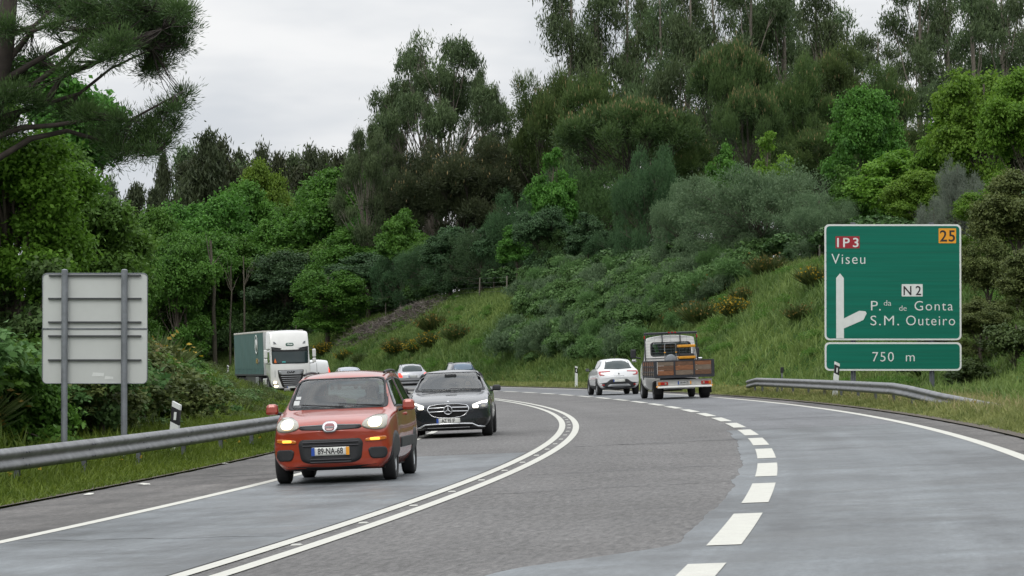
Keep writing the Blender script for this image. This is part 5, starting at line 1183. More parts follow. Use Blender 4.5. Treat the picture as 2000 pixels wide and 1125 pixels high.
# ------------------------------------------------ red hatchback
def red_car():
    st = [(1.80, .66, .24, .60, .70, .52, .13, .95, .05), (1.77, .76, .19, .70, .80, .60, .13, .95, .05), (1.60, .805, .17, .83, .90, .64, .10, .93, .04), (1.25, .82, .17, .92, .985, .67, .08, .93, .035), (1.02, .825, .17, .955, 1.03, .69, .10, .95, .03),
          (.90, .825, .17, .965, 1.09, .69, .10, .955, .04), (.42, .82, .17, .975, 1.43, .61, .09, .955, .05), (.25, .82, .17, .98, 1.495, .585, .07, .955, .05), (-.10, .82, .17, .99, 1.53, .58, .03, .955, .05), (-.9, .82, .17, 1.0, 1.545, .575, 0, .955, .05), (-1.45, .815, .19, 1.0, 1.52, .565, -.02, .955, .06), (-1.64, .81, .22, .99, 1.44, .56, -.06, .96, .08), (-1.74, .80, .24, .96, 1.12, .62, -.08, .96, .06), (-1.80, .77, .28, .85, .93, .60, -.10, .95, .05)]
    zr = lambda z: z - .055 * min(1, max(0, (z - .75) / .25))
    st = [r[:3] + (zr(r[3]), zr(r[4])) + r[5:] for r in st]
    red = paint('orange red paint', (.28, .028, .008), .15, .32, .10)
    c = Car('hatchback_car', 'orange-red small hatchback with headlights and amber indicators lit, nearest the camera', 'car', loft_body(st, 4), red)
    ws = smooth_poly([(-.665, 1.035), (.665, 1.035), (.60, 1.40), (.50, 1.435), (-.50, 1.435), (-.60, 1.40)], 1)
    sw1 = [(.70, 1.03), (.33, 1.40), (-.30, 1.43), (-.30, 1.02)]; sw2 = [(-.40, 1.02), (-.40, 1.43), (-1.18, 1.40), (-1.38, 1.10), (-1.3, 1.03)]; rw = [(-.54, 1.05), (.54, 1.05), (.48, 1.40), (-.48, 1.40)]
    ws, sw1, sw2, rw = [[(a, zr(b)) for a, b in q] for q in (ws, sw1, sw2, rw)]
    sc = lambda p, k: [((x - sum(q[0] for q in p) / len(p)) * k + sum(q[0] for q in p) / len(p), (z - sum(q[1] for q in p) / len(p)) * k + sum(q[1] for q in p) / len(p)) for x, z in p]
    c.cut('F', sc(ws, .985)); c.cut('B', sc(rw, .98)); c.cut('R', sc(sw1, .96)); c.cut('L', sc(sw1, .96)); c.cut('R', sc(sw2, .96)); c.cut('L', sc(sw2, .96)); c.finish()
    for nm, ax, p, h in (('windscreen', 'F', ws, .93), ('rear_window', 'B', rw, .88)):
        g = c.decal(nm, ax, p, M_gl, .002, .004, rings=7); c.decal('black_surround', ax, sc(p, 1.035), M_plas, .006, .02, hole=h, parent=g, rings=2)
    for p in (sw1, sw2):
        for ax in 'RL': g = c.decal('side_window', ax, p, M_gl, .002, .004); c.decal('black_surround', ax, sc(p, 1.02), M_plas, .004, .02, hole=.88, parent=g, rings=2)
    interior(c, .72, .98, -.12, .80, 1.46, rear=-.95)
    hl = smooth_poly([(-.735, .70), (-.735, .83), (-.70, .885), (-.56, .89), (-.44, .82), (-.41, .745), (-.47, .71), (-.60, .685)], 1)
    for pl, sx in ((hl, -1), (mir(hl), 1)):
        h = c.decal('headlight', 'F', pl, M_lens, .012, .03, bulge=.02, step=.03); cx = sx * .585
        c.decal('lit_bulb', 'F', rrect(.17, .125, .06, 4, cx, .79), M_hlon, .040, .01, bulge=.008, parent=h, step=.03)
    ind = smooth_poly([(-.73, .555), (-.73, .60), (-.62, .60), (-.46, .575), (-.46, .54), (-.60, .54)], 1)
    for i_, pl in enumerate((ind, mir(ind))):
        o_ = c.decal('indicator', 'F', pl, M_amb, off=.012, thick=.02, bulge=.006, step=.03); sx = -1 if i_ == 0 else 1
        c.decal('lit_bulb', 'F', rrect(.13, .034, .015, 3, sx * .585, .568), M_ind, off=.022, thick=.01, bulge=.004, step=.03, parent=o_)
    gl = c.decal('upper_grille', 'F', [(-.42, .735), (-.40, .765), (0, .785), (.40, .765), (.42, .735), (.38, .715), (0, .70), (-.38, .715)], M_plas, .010, .02, step=.03)
    MB().tube([(x, c.hit('F', x, .776 - abs(x) * .03).y + .012, .776 - abs(x) * .03) for x in np.linspace(-.40, .40, 13)], .006, 6).build('chrome_strip', M_satin, gl)
    bd = c.decal('badge', 'F', rrect(.20, .145, .07, 6, 0, .745), M_chrome, .02, .03, bulge=.008, step=.03)
    c.decal('badge_centre', 'F', rrect(.135, .10, .045, 6, 0, .745), mat('dark red enamel', (.16, .012, .02), .3, coat=1.), .031, .01, parent=bd, step=.02)
    MB().box((0, c.hit('F', 0, .745).y + .043, .745), (.11, .006, .02)).build('badge_bar', M_chrome, bd)
    lg = c.decal('lower_grille', 'F', smooth_poly([(-.43, .535), (-.39, .585), (.39, .585), (.43, .535), (.40, .31), (.30, .27), (-.30, .27), (-.40, .31)], 1), M_plas, .010, .03)
    for z in (.545, .50): MB().tube([(x, c.hit('F', x, z).y + .018, z) for x in np.linspace(-.37, .37, 9)], .009, 6).build('slat', M_rimd, lg)
    for z in (.285, .32): MB().tube([(x, c.hit('F', x, z).y + .018, z) for x in np.linspace(-.27, .27, 9)], .008, 6).build('slat', M_rimd, lg)
    c.both('fog_recess', 'F', smooth_poly([(-.73, .46), (-.52, .46), (-.49, .43), (-.52, .31), (-.70, .31), (-.74, .36)], 1), M_plas, off=.008, thick=.02)
    c.plate('F', .425, .50, .11, '89-NA-68', yellow=True)
    c.decal('bumper_skirt', 'F', [(-.74, .19), (-.73, .245), (0, .215), (.73, .245), (.74, .19), (0, .16)], M_plas, .006, .02)
    # wipers, bonnet shut line, side strips and arches
    w = MB()
    for x0, x1 in ((-.62, -.02), (-.10, .50)):
        pts = [c.hit('F', x, z) + Vector((0, .022, .008)) for x, z in zip(np.linspace(x0, x1, 8), np.linspace(.99, 1.03, 8))]; w.tube([tuple(p) for p in pts], .009, 6)
    w.build('wiper', M_plas, c.root)
    for ax in 'RL':
        c.decal('side_moulding', ax, rect(-.98, .42, .72, .56, .03), M_plas, .012, .02); 
        c.decal('door_handle', ax, rect(-.28, .84, -.12, .88, .015), red, .03, .03)
        for y in (1.15, -1.15): c.decal('wheel_arch', ax, [(y + .40 * math.cos(a), .26 + .40 * math.sin(a)) for a in np.linspace(-.15, math.pi + .15, 16)], M_plas, .006, .03)
        m = MB(); sx = 1 if ax == 'R' else -1
        m.tube([tuple(c.hit('T', sx * .55, y) + Vector((0, 0, .03 if abs(y + .5) < .7 else .0))) for y in np.linspace(.08, -1.15, 12)], .018, 8); m.build('roof_rail', M_plas, c.root)
    c.both('tail_light', 'B', [(-.72, .95), (-.60, .95), (-.54, 1.42), (-.58, 1.42)], M_tail, off=.01)
    for x in (-.71, .71):
        for y in (1.15, -1.15): c.wheel(x, y, .292, .175)
    c.mirror(.83, .62, .99, .18, .15, red, .10)
    MB().box((0, 0, .22), (1.36, 3.0, .1)).build('underbody', M_under, c.root)
    m = MB(); m.box((-.60, .865, 1.09), (.001, .001, .001)); 
    st_ = c.decal('sticker', 'F', rect(.53, 1.035, .61, 1.095, .004), M_plateg, .006, .004); c.decal('sticker', 'F', rect(.52, 1.11, .59, 1.15, .004), M_plateg, .006, .004)
    c.place(0, pos=(at(660, 41.8) + .08, 41.8 + 1.35), facing=-1, yaw=R(4.3))
    person('person', 'driver in a dark shirt behind the wheel of the orange-red hatchback', c.root.matrix_world @ Matrix.Translation((-.36, .02, .20)))
    return c
red_car()
# ------------------------------------------------ dark saloon
def dark_saloon():
    st = [(2.44, .70, .22, .52, .60, .55, .20, .95, .04), (2.40, .84, .17, .62, .70, .66, .22, .95, .04), (2.25, .90, .16, .73, .79, .72, .20, .93, .03), (1.85, .92, .16, .82, .885, .76, .12, .93, .03), (1.30, .925, .16, .87, .955, .78, .08, .93, .03), (1.10, .925, .16, .885, .985, .79, .10, .945, .03),
          (1.02, .925, .16, .89, 1.02, .78, .11, .95, .035), (.42, .92, .16, .91, 1.33, .66, .10, .95, .04), (.20, .92, .16, .91, 1.41, .61, .08, .95, .05), (-.15, .92, .16, .92, 1.455, .59, .04, .95, .05), (-.75, .92, .17, .93, 1.445, .585, 0, .95, .05), (-1.35, .915, .18, .94, 1.30, .62, -.06, .95, .05), (-1.75, .91, .20, .95, 1.12, .68, -.06, .95, .04), (-2.1, .90, .24, .93, 1.04, .70, -.05, .95, .04), (-2.38, .87, .28, .88, 1.0, .68, -.10, .95, .04), (-2.46, .80, .33, .75, .84, .6, -.12, .95, .04)]
    pn = paint('dark graphite paint', (.016, .019, .025), .35, .28, .08)
    c = Car('saloon_car', 'dark graphite saloon with chrome grille, following behind the red hatchback', 'car', loft_body(st, 4), pn)
    ws = smooth_poly([(-.755, .985), (.755, .985), (.655, 1.345), (.56, 1.385), (-.56, 1.385), (-.655, 1.345)], 1)
    sc = lambda p, k: [(x * k, (z - 1.18) * k + 1.18) for x, z in p]
    c.cut('F', sc(ws, .97)); c.finish(); g = c.decal('windscreen', 'F', ws, glassmat('saloon windscreen glass', (.55, .62, .60), .3), .002, .004, rings=7); c.decal('black_surround', 'F', sc(ws, 1.03), M_plas, .006, .02, hole=.93, parent=g, rings=2)
    MB().box((0, c.hit('F', 0, 1.30).y - .02, 1.315), (.26, .05, .07), bev=.02).build('rear_view_mirror', M_plas, c.root)
    c.both('side_window', 'R', [(.78, .97), (.30, 1.33), (-.6, 1.38), (-1.3, 1.22), (-1.55, 1.02)], M_gld, off=.004)
    c.decal('rear_window', 'B', [(-.6, 1.08), (.6, 1.08), (.5, 1.36), (-.5, 1.36)], M_gld, .004)
    interior(c, .86, .97, -.05, .86, 1.44)
    hl = smooth_poly([(-.86, .70), (-.85, .79), (-.70, .765), (-.50, .695), (-.49, .64), (-.56, .59), (-.72, .575), (-.84, .61)], 1)
    for pl, sx in ((hl, -1), (mir(hl), 1)):
        h = c.decal('headlight', 'F', pl, M_lensd, .008, .03, bulge=.012, step=.03)
        c.decal('light_bar', 'F', [(sx * -a, b) for a, b in ((-.83, .725), (-.83, .775), (-.70, .75), (-.53, .69), (-.53, .665), (-.70, .715))][:: -sx if sx < 0 else 1], M_hlw, .022, .01, parent=h, step=.03)
        c.decal('lit_projector', 'F', rrect(.12, .055, .02, 3, sx * .585, .645), M_hlw, .026, .01, parent=h, step=.03)
        c.decal('lit_projector', 'F', rrect(.09, .05, .02, 3, sx * .75, .655), M_lens, .024, .01, parent=h, step=.03)
    gp = smooth_poly([(-.46, .595), (-.42, .69), (-.20, .725), (.20, .725), (.42, .69), (.46, .595), (.36, .465), (.16, .425), (-.16, .425), (-.36, .465)], 1)
    gr = c.decal('grille', 'F', gp, M_under, .010, .03, step=.04); c.decal('chrome_frame', 'F', sc2(gp, 1.0, .58), M_chrome, .016, .02, hole=.955, rings=1, parent=gr, step=.03)
    for z in (.555, .635):
        hw = .41
        for x0, x1 in ((-hw, -.085), (.085, hw)): MB().tube([(x, c.hit('F', x, z).y + .022, z + .012 * (1 - abs(x) * 2)) for x in np.linspace(x0, x1, 6)], .013, 8).build('chrome_bar', M_chrome, gr)
    # round three-pointed emblem
    yb = c.hit('F', 0, .59).y + .04; m = MB(); m.tube([(.088 * math.cos(a), yb, .59 + .088 * math.sin(a)) for a in np.linspace(0, 2 * math.pi, 25)], .011, 6, caps=False)
    for k in range(3): a = R(90 + 120 * k); m.tube([(0, yb, .59), (.085 * math.cos(a), yb, .59 + .085 * math.sin(a))], [.02, .006], 6)
    m.build('emblem', M_chrome, gr); MB().lathe([(0, .004), (.085, 0)], Matrix.Translation((0, yb - .01, .59)) @ Matrix.Rotation(R(-90), 4, 'X'), 20).build('emblem_back', M_plas, gr)
    c.decal('bonnet_badge', 'F', rrect(.05, .02, .009, 4, 0, .775), M_chrome, .01, .01, step=.02)
    lw = c.decal('lower_intake', 'F', smooth_poly([(-.58, .34), (-.50, .235), (-.40, .20), (.40, .20), (.50, .235), (.58, .34)], 1), M_under, .008, .03)
    tr = [(-.80, .205), (-.62, .225), (-.50, .285), (-.30, .295), (0, .298), (.30, .295), (.50, .285), (.62, .225), (.80, .205)]
    MB().tube([(x, c.hit('F', x, z).y + .02, z) for x, z in sum([[((a[0] * (4 - k) + b[0] * k) / 4, (a[1] * (4 - k) + b[1] * k) / 4) for k in range(4)] for a, b in zip(tr[:-1], tr[1:])], []) + [tr[-1]]], .019, 8).build('chrome_lip', M_chrome, c.root)
    MB().tube([(x, c.hit('F', x, .235).y + .012, .215) for x in np.linspace(-.45, .45, 9)], .007, 6).build('lower_slat', M_satin, lw)
    c.both('side_intake', 'F', smooth_poly([(-.82, .42), (-.66, .40), (-.56, .34), (-.60, .27), (-.80, .25)], 1), M_under, off=.006, thick=.02)
    c.plate('F', .365, .50, .105, 'AZ 95 IF')
    for ax in 'RL':
        for y in (1.60, -1.34): c.decal('wheel_arch', ax, [(y + .39 * math.cos(a), .30 + .39 * math.sin(a)) for a in np.linspace(-.2, math.pi + .2, 16)], M_under, .004, .03)
    for x in (-.80, .80):
        for y in (1.60, -1.34): c.wheel(x, y, .335, .23)
    c.mirror(.91, .82, 1.02, .20, .13, M_plas, .10); MB().box((0, 0, .2), (1.5, 4.2, .1)).build('underbody', M_under, c.root)
    w = MB()
    for x0, x1 in ((-.68, .0), (-.02, .62)):
        w.tube([tuple(c.hit('F', x, z) + Vector((0, .02, .008))) for x, z in zip(np.linspace(x0, x1, 8), np.linspace(1.0, 1.03, 8))], .008, 6)
    w.build('wiper', M_plas, c.root)
    c.place(0, pos=(at(880, 67.4) + .03, 67.4 + 1.9), facing=-1, yaw=R(1.2))
    person('person', 'dim driver behind the windscreen of the dark graphite saloon', c.root.matrix_world @ Matrix.Translation((-.36, .06, .12)))
def sc2(p, k, zc): return [(x * k, (z - zc) * k + zc) for x, z in p]
dark_saloon()
# ------------------------------------------------ cars seen from behind
def rear_car(name, label, cat, st, pm, pos, H, facing=1, yaw=None, dz=0.):
    return Car(name, label, cat, loft_body(st, 3), pm), pos, facing, yaw
def crossover():
    st = [(2.10, .74, .30, .72, .82, .6, .16, .95, .04), (1.95, .86, .24, .86, .94, .7, .14, .94, .04), (1.2, .89, .22, .98, 1.06, .72, .08, .94, .04), (.95, .89, .22, 1.0, 1.12, .72, .08, .95, .05), (.25, .89, .22, 1.02, 1.50, .62, .06, .95, .06), (-.3, .89, .22, 1.04, 1.57, .60, 0, .95, .06), (-1.1, .89, .23, 1.06, 1.55, .58, -.04, .95, .07), (-1.50, .89, .25, 1.06, 1.47, .56, -.08, .95, .07), (-1.80, .895, .27, 1.04, 1.17, .64, -.10, .955, .06), (-1.93, .895, .29, 1.00, 1.08, .68, -.12, .96, .05), (-2.02, .88, .31, .90, .97, .66, -.14, .96, .05), (-2.10, .82, .36, .70, .78, .60, -.16, .95, .05)]
    w = paint('white car paint', (.62, .63, .64), .0, .3, .05); c = Car('crossover_car', 'white crossover driving away in the right lane, left of the flatbed truck', 'car', loft_body(st), w); c.finish()
    c.decal('rear_window', 'B', smooth_poly([(-.60, 1.12), (-.56, 1.17), (-.47, 1.46), (.47, 1.46), (.56, 1.17), (.60, 1.12), (0, 1.09)], 1), M_glt, .006)
    for sx in (-1, 1):
        p = [(-.86, .98), (-.84, 1.03), (-.36, 1.035), (-.36, 1.0), (-.70, .975), (-.74, .90), (-.62, .86), (-.64, .84), (-.80, .85), (-.84, .90)]
        lamp = MB(); P2 = p if sx < 0 else mir(p); h = [c.hit('B', x, z) for x, z in P2]
        c.decal('tail_light', 'B', [(q if sx < 0 else (-q[0], q[1])) for q in [(-.85, .955), (-.83, 1.02), (-.36, 1.03), (-.36, .995), (-.68, .975)]][::(1 if sx < 0 else -1)], M_tail, .012, .02, step=.04)
        c.decal('tail_light', 'B', [(q if sx < 0 else (-q[0], q[1])) for q in [(-.85, .96), (-.76, .96), (-.73, .89), (-.60, .87), (-.62, .84), (-.80, .845)]][::(1 if sx < 0 else -1)], M_tail, .012, .02, step=.04)
    c.decal('badge', 'B', [(0, .945), (.035, .90), (0, .855), (-.035, .90)], M_plas, .012, .02, step=.02)
    c.decal('model_lettering', 'B', rect(-.22, .80, .22, .825, .005), M_satin, .006, .01)
    bp = c.decal('lower_bumper', 'B', smooth_poly([(-.87, .33), (-.87, .50), (-.52, .55), (-.36, .68), (.36, .68), (.52, .55), (.87, .50), (.87, .33), (0, .28)], 1), M_plas, .010, .03)
    c.decal('skid_plate', 'B', smooth_poly([(-.52, .36), (-.42, .46), (.42, .46), (.52, .36), (0, .33)], 1), M_satin, .022, .02)
    c.plate('B', .61, .50, .11, '', off=.03); c.both('reflector', 'B', rect(-.74, .42, -.62, .46), M_tail, off=.02)
    for ax in 'RL':
        c.decal('side_window', ax, [(.80, 1.08), (.22, 1.46), (-1.0, 1.50), (-1.35, 1.25), (-1.3, 1.12)], M_gld, .004); c.decal('sill_cladding', ax, rect(-1.0, .26, 1.0, .42, .03), M_plas, .008)
        for y in (1.28, -1.36): c.decal('wheel_arch', ax, [(y + .43 * math.cos(a), .31 + .43 * math.sin(a)) for a in np.linspace(-.2, math.pi + .2, 16)], M_plas, .008, .03)
    for x in (-.78, .78):
        for y in (1.28, -1.36): c.wheel(x, y, .34, .22)
    c.mirror(.89, .72, 1.08, .18, .13, M_plas, .09); MB().box((0, 0, .3), (1.5, 3.6, .1)).build('underbody', M_under, c.root); MB().tube([(0, -.9, 1.55), (0, -1.02, 1.70)], .008, 6).build('aerial', M_plas, c.root)
    c.place(0, pos=(at(1200, 133), 133 + 1.9), facing=1, yaw=R(-6))
crossover()
def silver_estate():
    st = [(2.15, .74, .28, .68, .78, .6, .16, .95, .04), (1.95, .85, .22, .82, .90, .7, .14, .94, .04), (1.2, .88, .20, .92, 1.0, .72, .08, .94, .04), (.95, .88, .20, .94, 1.06, .70, .08, .95, .05), (.20, .88, .20, .97, 1.45, .60, .06, .95, .06), (-.4, .88, .20, .99, 1.51, .58, 0, .95, .06), (-1.4, .88, .21, 1.0, 1.48, .56, -.04, .95, .07), (-1.75, .88, .23, 1.0, 1.38, .56, -.08, .95, .07), (-2.02, .88, .25, .98, 1.08, .62, -.10, .955, .06), (-2.14, .87, .27, .88, .96, .66, -.12, .96, .05), (-2.22, .82, .34, .62, .70, .60, -.16, .95, .05)]
    pm = paint('silver grey paint', (.33, .34, .36), .6, .3, .08); c = Car('estate_car', 'silver estate car with red tail lights lit, driving away between the two oncoming cars', 'car', loft_body(st), pm); c.finish()
    c.decal('rear_window', 'B', smooth_poly([(-.60, 1.04), (.60, 1.04), (.52, 1.40), (-.52, 1.40)], 2), M_glt, .006)
    c.both('tail_light', 'B', smooth_poly([(-.83, .98), (-.68, .96), (-.58, .74), (-.64, .70), (-.80, .72)], 1), M_tailon, off=.014, thick=.02)
    c.plate('B', .76, .50, .11, '', m=M_plateg); c.decal('bumper_insert', 'B', rect(-.84, .46, .84, .54, .03), M_plas, .012, .02); c.decal('valance', 'B', rect(-.70, .26, .70, .36, .03), M_plas, .012, .02)
    c.decal('plate_recess', 'B', smooth_poly([(-.42, .66), (.42, .66), (.36, .86), (-.36, .86)], 1), mat('pale tailgate', (.45, .46, .47), .4), .008, .02)
    for ax in 'RL':
        c.decal('side_window', ax, [(.80, 1.02), (.18, 1.42), (-1.3, 1.42), (-1.65, 1.2), (-1.65, 1.04)], M_gld, .004); sx = 1 if ax == 'R' else -1
        for y in (1.35, -1.30): c.decal('wheel_arch', ax, [(y + .38 * math.cos(a), .30 + .38 * math.sin(a)) for a in np.linspace(-.2, math.pi + .2, 16)], M_under, .005, .03)
        MB().tube([tuple(c.hit('T', sx * .55, y) + Vector((0, 0, .03 if abs(y + .6) < .8 else .0))) for y in np.linspace(.2, -1.45, 12)], .015, 8).build('roof_rail', M_plas, c.root)
    for x in (-.76, .76):
        for y in (1.35, -1.30): c.wheel(x, y, .32, .21)
    c.mirror(.87, .70, 1.0, .16, .12, pm, .09); MB().box((0, 0, .3), (1.5, 3.6, .1)).build('underbody', M_under, c.root)
    c.place(0, pos=(at(797, 181), 181 + 2.2), facing=1, yaw=R(-8), dz=.05)
silver_estate()
def dark_estate():
    st = [(2.25, .74, .28, .70, .80, .6, .16, .95, .04), (2.0, .87, .24, .88, .96, .7, .14, .94, .04), (1.2, .90, .22, .98, 1.07, .74, .08, .94, .04), (.95, .90, .22, 1.0, 1.12, .72, .08, .95, .05), (.20, .90, .22, 1.02, 1.55, .62, .06, .95, .06), (-.4, .90, .22, 1.04, 1.63, .60, 0, .95, .06), (-1.6, .90, .23, 1.05, 1.61, .60, -.04, .95, .07), (-1.95, .90, .25, 1.05, 1.50, .60, -.08, .95, .07), (-2.15, .90, .27, 1.03, 1.13, .66, -.10, .955, .06), (-2.25, .88, .30, .90, .98, .66, -.12, .96, .05), (-2.3, .84, .36, .66, .74, .60, -.14, .95, .05)]
    pm = paint('dark blue grey paint', (.045, .055, .075), .5, .3, .08); c = Car('estate_car', 'dark blue-grey estate car driving away, its roof showing above the dark saloon', 'car', loft_body(st), pm); c.finish()
    c.decal('rear_window', 'B', smooth_poly([(-.64, 1.10), (.64, 1.10), (.55, 1.52), (-.55, 1.52)], 2), mat('blue reflecting glass', (.05, .10, .16), .1, coat=1.), .006); c.both('tail_light', 'B', smooth_poly([(-.85, 1.02), (-.62, 1.0), (-.62, .88), (-.84, .88)], 1), M_tail, off=.012)
    c.plate('B', .84, .50, .11, '')
    for ax in 'RL':
        c.decal('side_window', ax, [(.80, 1.08), (.18, 1.50), (-1.5, 1.54), (-1.95, 1.3), (-1.95, 1.12)], M_gld, .004); sx = 1 if ax == 'R' else -1
        MB().tube([tuple(c.hit('T', sx * .58, y) + Vector((0, 0, .035 if abs(y + .6) < .9 else .0))) for y in np.linspace(.2, -1.6, 12)], .018, 8).build('roof_rail', M_satin, c.root)
        for y in (1.4, -1.4): c.decal('wheel_arch', ax, [(y + .40 * math.cos(a), .32 + .40 * math.sin(a)) for a in np.linspace(-.2, math.pi + .2, 16)], M_under, .005, .03)
    for x in (-.78, .78):
        for y in (1.4, -1.4): c.wheel(x, y, .34, .22)
    c.mirror(.89, .72, 1.08, .16, .13, pm, .09); MB().box((0, 0, .3), (1.5, 3.8, .1)).build('underbody', M_under, c.root)
    c.place(0, pos=(at(893, 200), 200 + 2.2), facing=1, yaw=R(-12.5), dz=height(757, 200) + 1.62)
dark_estate()
def grey_saloon():
    st = [(2.2, .74, .25, .60, .68, .6, .16, .95, .04), (1.95, .86, .2, .74, .82, .7, .14, .94, .04), (1.1, .88, .18, .86, .95, .74, .08, .94, .04), (.9, .88, .18, .88, 1.0, .72, .08, .95, .05), (.2, .88, .18, .90, 1.38, .60, .06, .95, .05), (-.4, .88, .18, .91, 1.45, .58, 0, .95, .05), (-1.1, .88, .2, .92, 1.39, .58, -.04, .95, .06), (-1.75, .88, .24, .93, 1.05, .64, -.06, .95, .05), (-2.1, .87, .28, .90, 1.0, .66, -.08, .95, .04), (-2.22, .82, .34, .72, .80, .60, -.14, .95, .05)]
    pm = paint('pale blue grey paint', (.26, .30, .36), .5, .3, .06); c = Car('saloon_car', 'pale blue-grey saloon driving away, its roof showing above the red hatchback', 'car', loft_body(st), pm); c.finish()
    c.decal('rear_window', 'B', smooth_poly([(-.62, 1.02), (.62, 1.02), (.50, 1.36), (-.50, 1.36)], 2), mat('blue grey reflecting glass', (.11, .15, .20), .12, coat=1.), .006); c.both('tail_light', 'B', rect(-.82, .76, -.55, .90, .03), M_tail, off=.012); c.plate('B', .62, .5, .11, '')
    for ax in 'RL': c.decal('side_window', ax, [(.75, .97), (.15, 1.34), (-.8, 1.36), (-1.5, 1.05), (-1.4, .98)], M_gld, .004)
    for x in (-.76, .76):
        for y in (1.35, -1.3): c.wheel(x, y, .32, .21)
    c.mirror(.87, .66, .98, .16, .12, pm, .09)
    c.place(0, pos=(at(675.5, 197), 197 + 2.2), facing=1, yaw=R(-13))
grey_saloon()
def white_van():
    st = [(2.3, .80, .3, .80, .92, .7, .12, .95, .04), (2.1, .90, .25, .98, 1.08, .78, .10, .95, .04), (1.5, .93, .24, 1.1, 1.2, .80, .08, .95, .04), (.9, .93, .24, 1.14, 1.75, .76, .06, .97, .06), (.5, .93, .24, 1.15, 1.92, .76, 0, .975, .07), (-1.9, .93, .24, 1.15, 1.96, .77, 0, .975, .08), (-2.25, .93, .26, 1.15, 1.92, .77, -.02, .975, .08), (-2.38, .91, .30, 1.1, 1.5, .78, -.03, .98, .05), (-2.42, .88, .34, 1.0, 1.1, .78, -.03, .98, .05)]
    w = paint('white van paint', (.60, .61, .61), 0, .35, .06); c = Car('white_van', 'white van driving away, half hidden behind the lorry cab', 'van', loft_body(st), w); c.finish()
    c.both('tail_light', 'B', rect(-.90, .82, -.78, 1.42, .03), M_tailon, off=.014); c.decal('door_gap', 'B', rect(-.01, .5, .01, 1.85, .004), M_plas, .004, .01); c.decal('door_handle', 'B', rect(.05, 1.0, .15, 1.1, .01), M_plas, .01, .01)
    c.plate('B', .75, .5, .11, '')
    for ax in 'RL': c.decal('side_window', ax, [(1.2, 1.2), (.75, 1.62), (-.1, 1.66), (-.1, 1.2)], M_gld, .004)
    for x in (-.80, .80):
        for y in (1.5, -1.5): c.wheel(x, y, .33, .21)
    c.mirror(.93, 1.0, 1.25, .18, .26, M_plas, .09)
    c.place(0, pos=(at(602, 206), 206 + 2.2), facing=1, yaw=R(-15))
white_van()
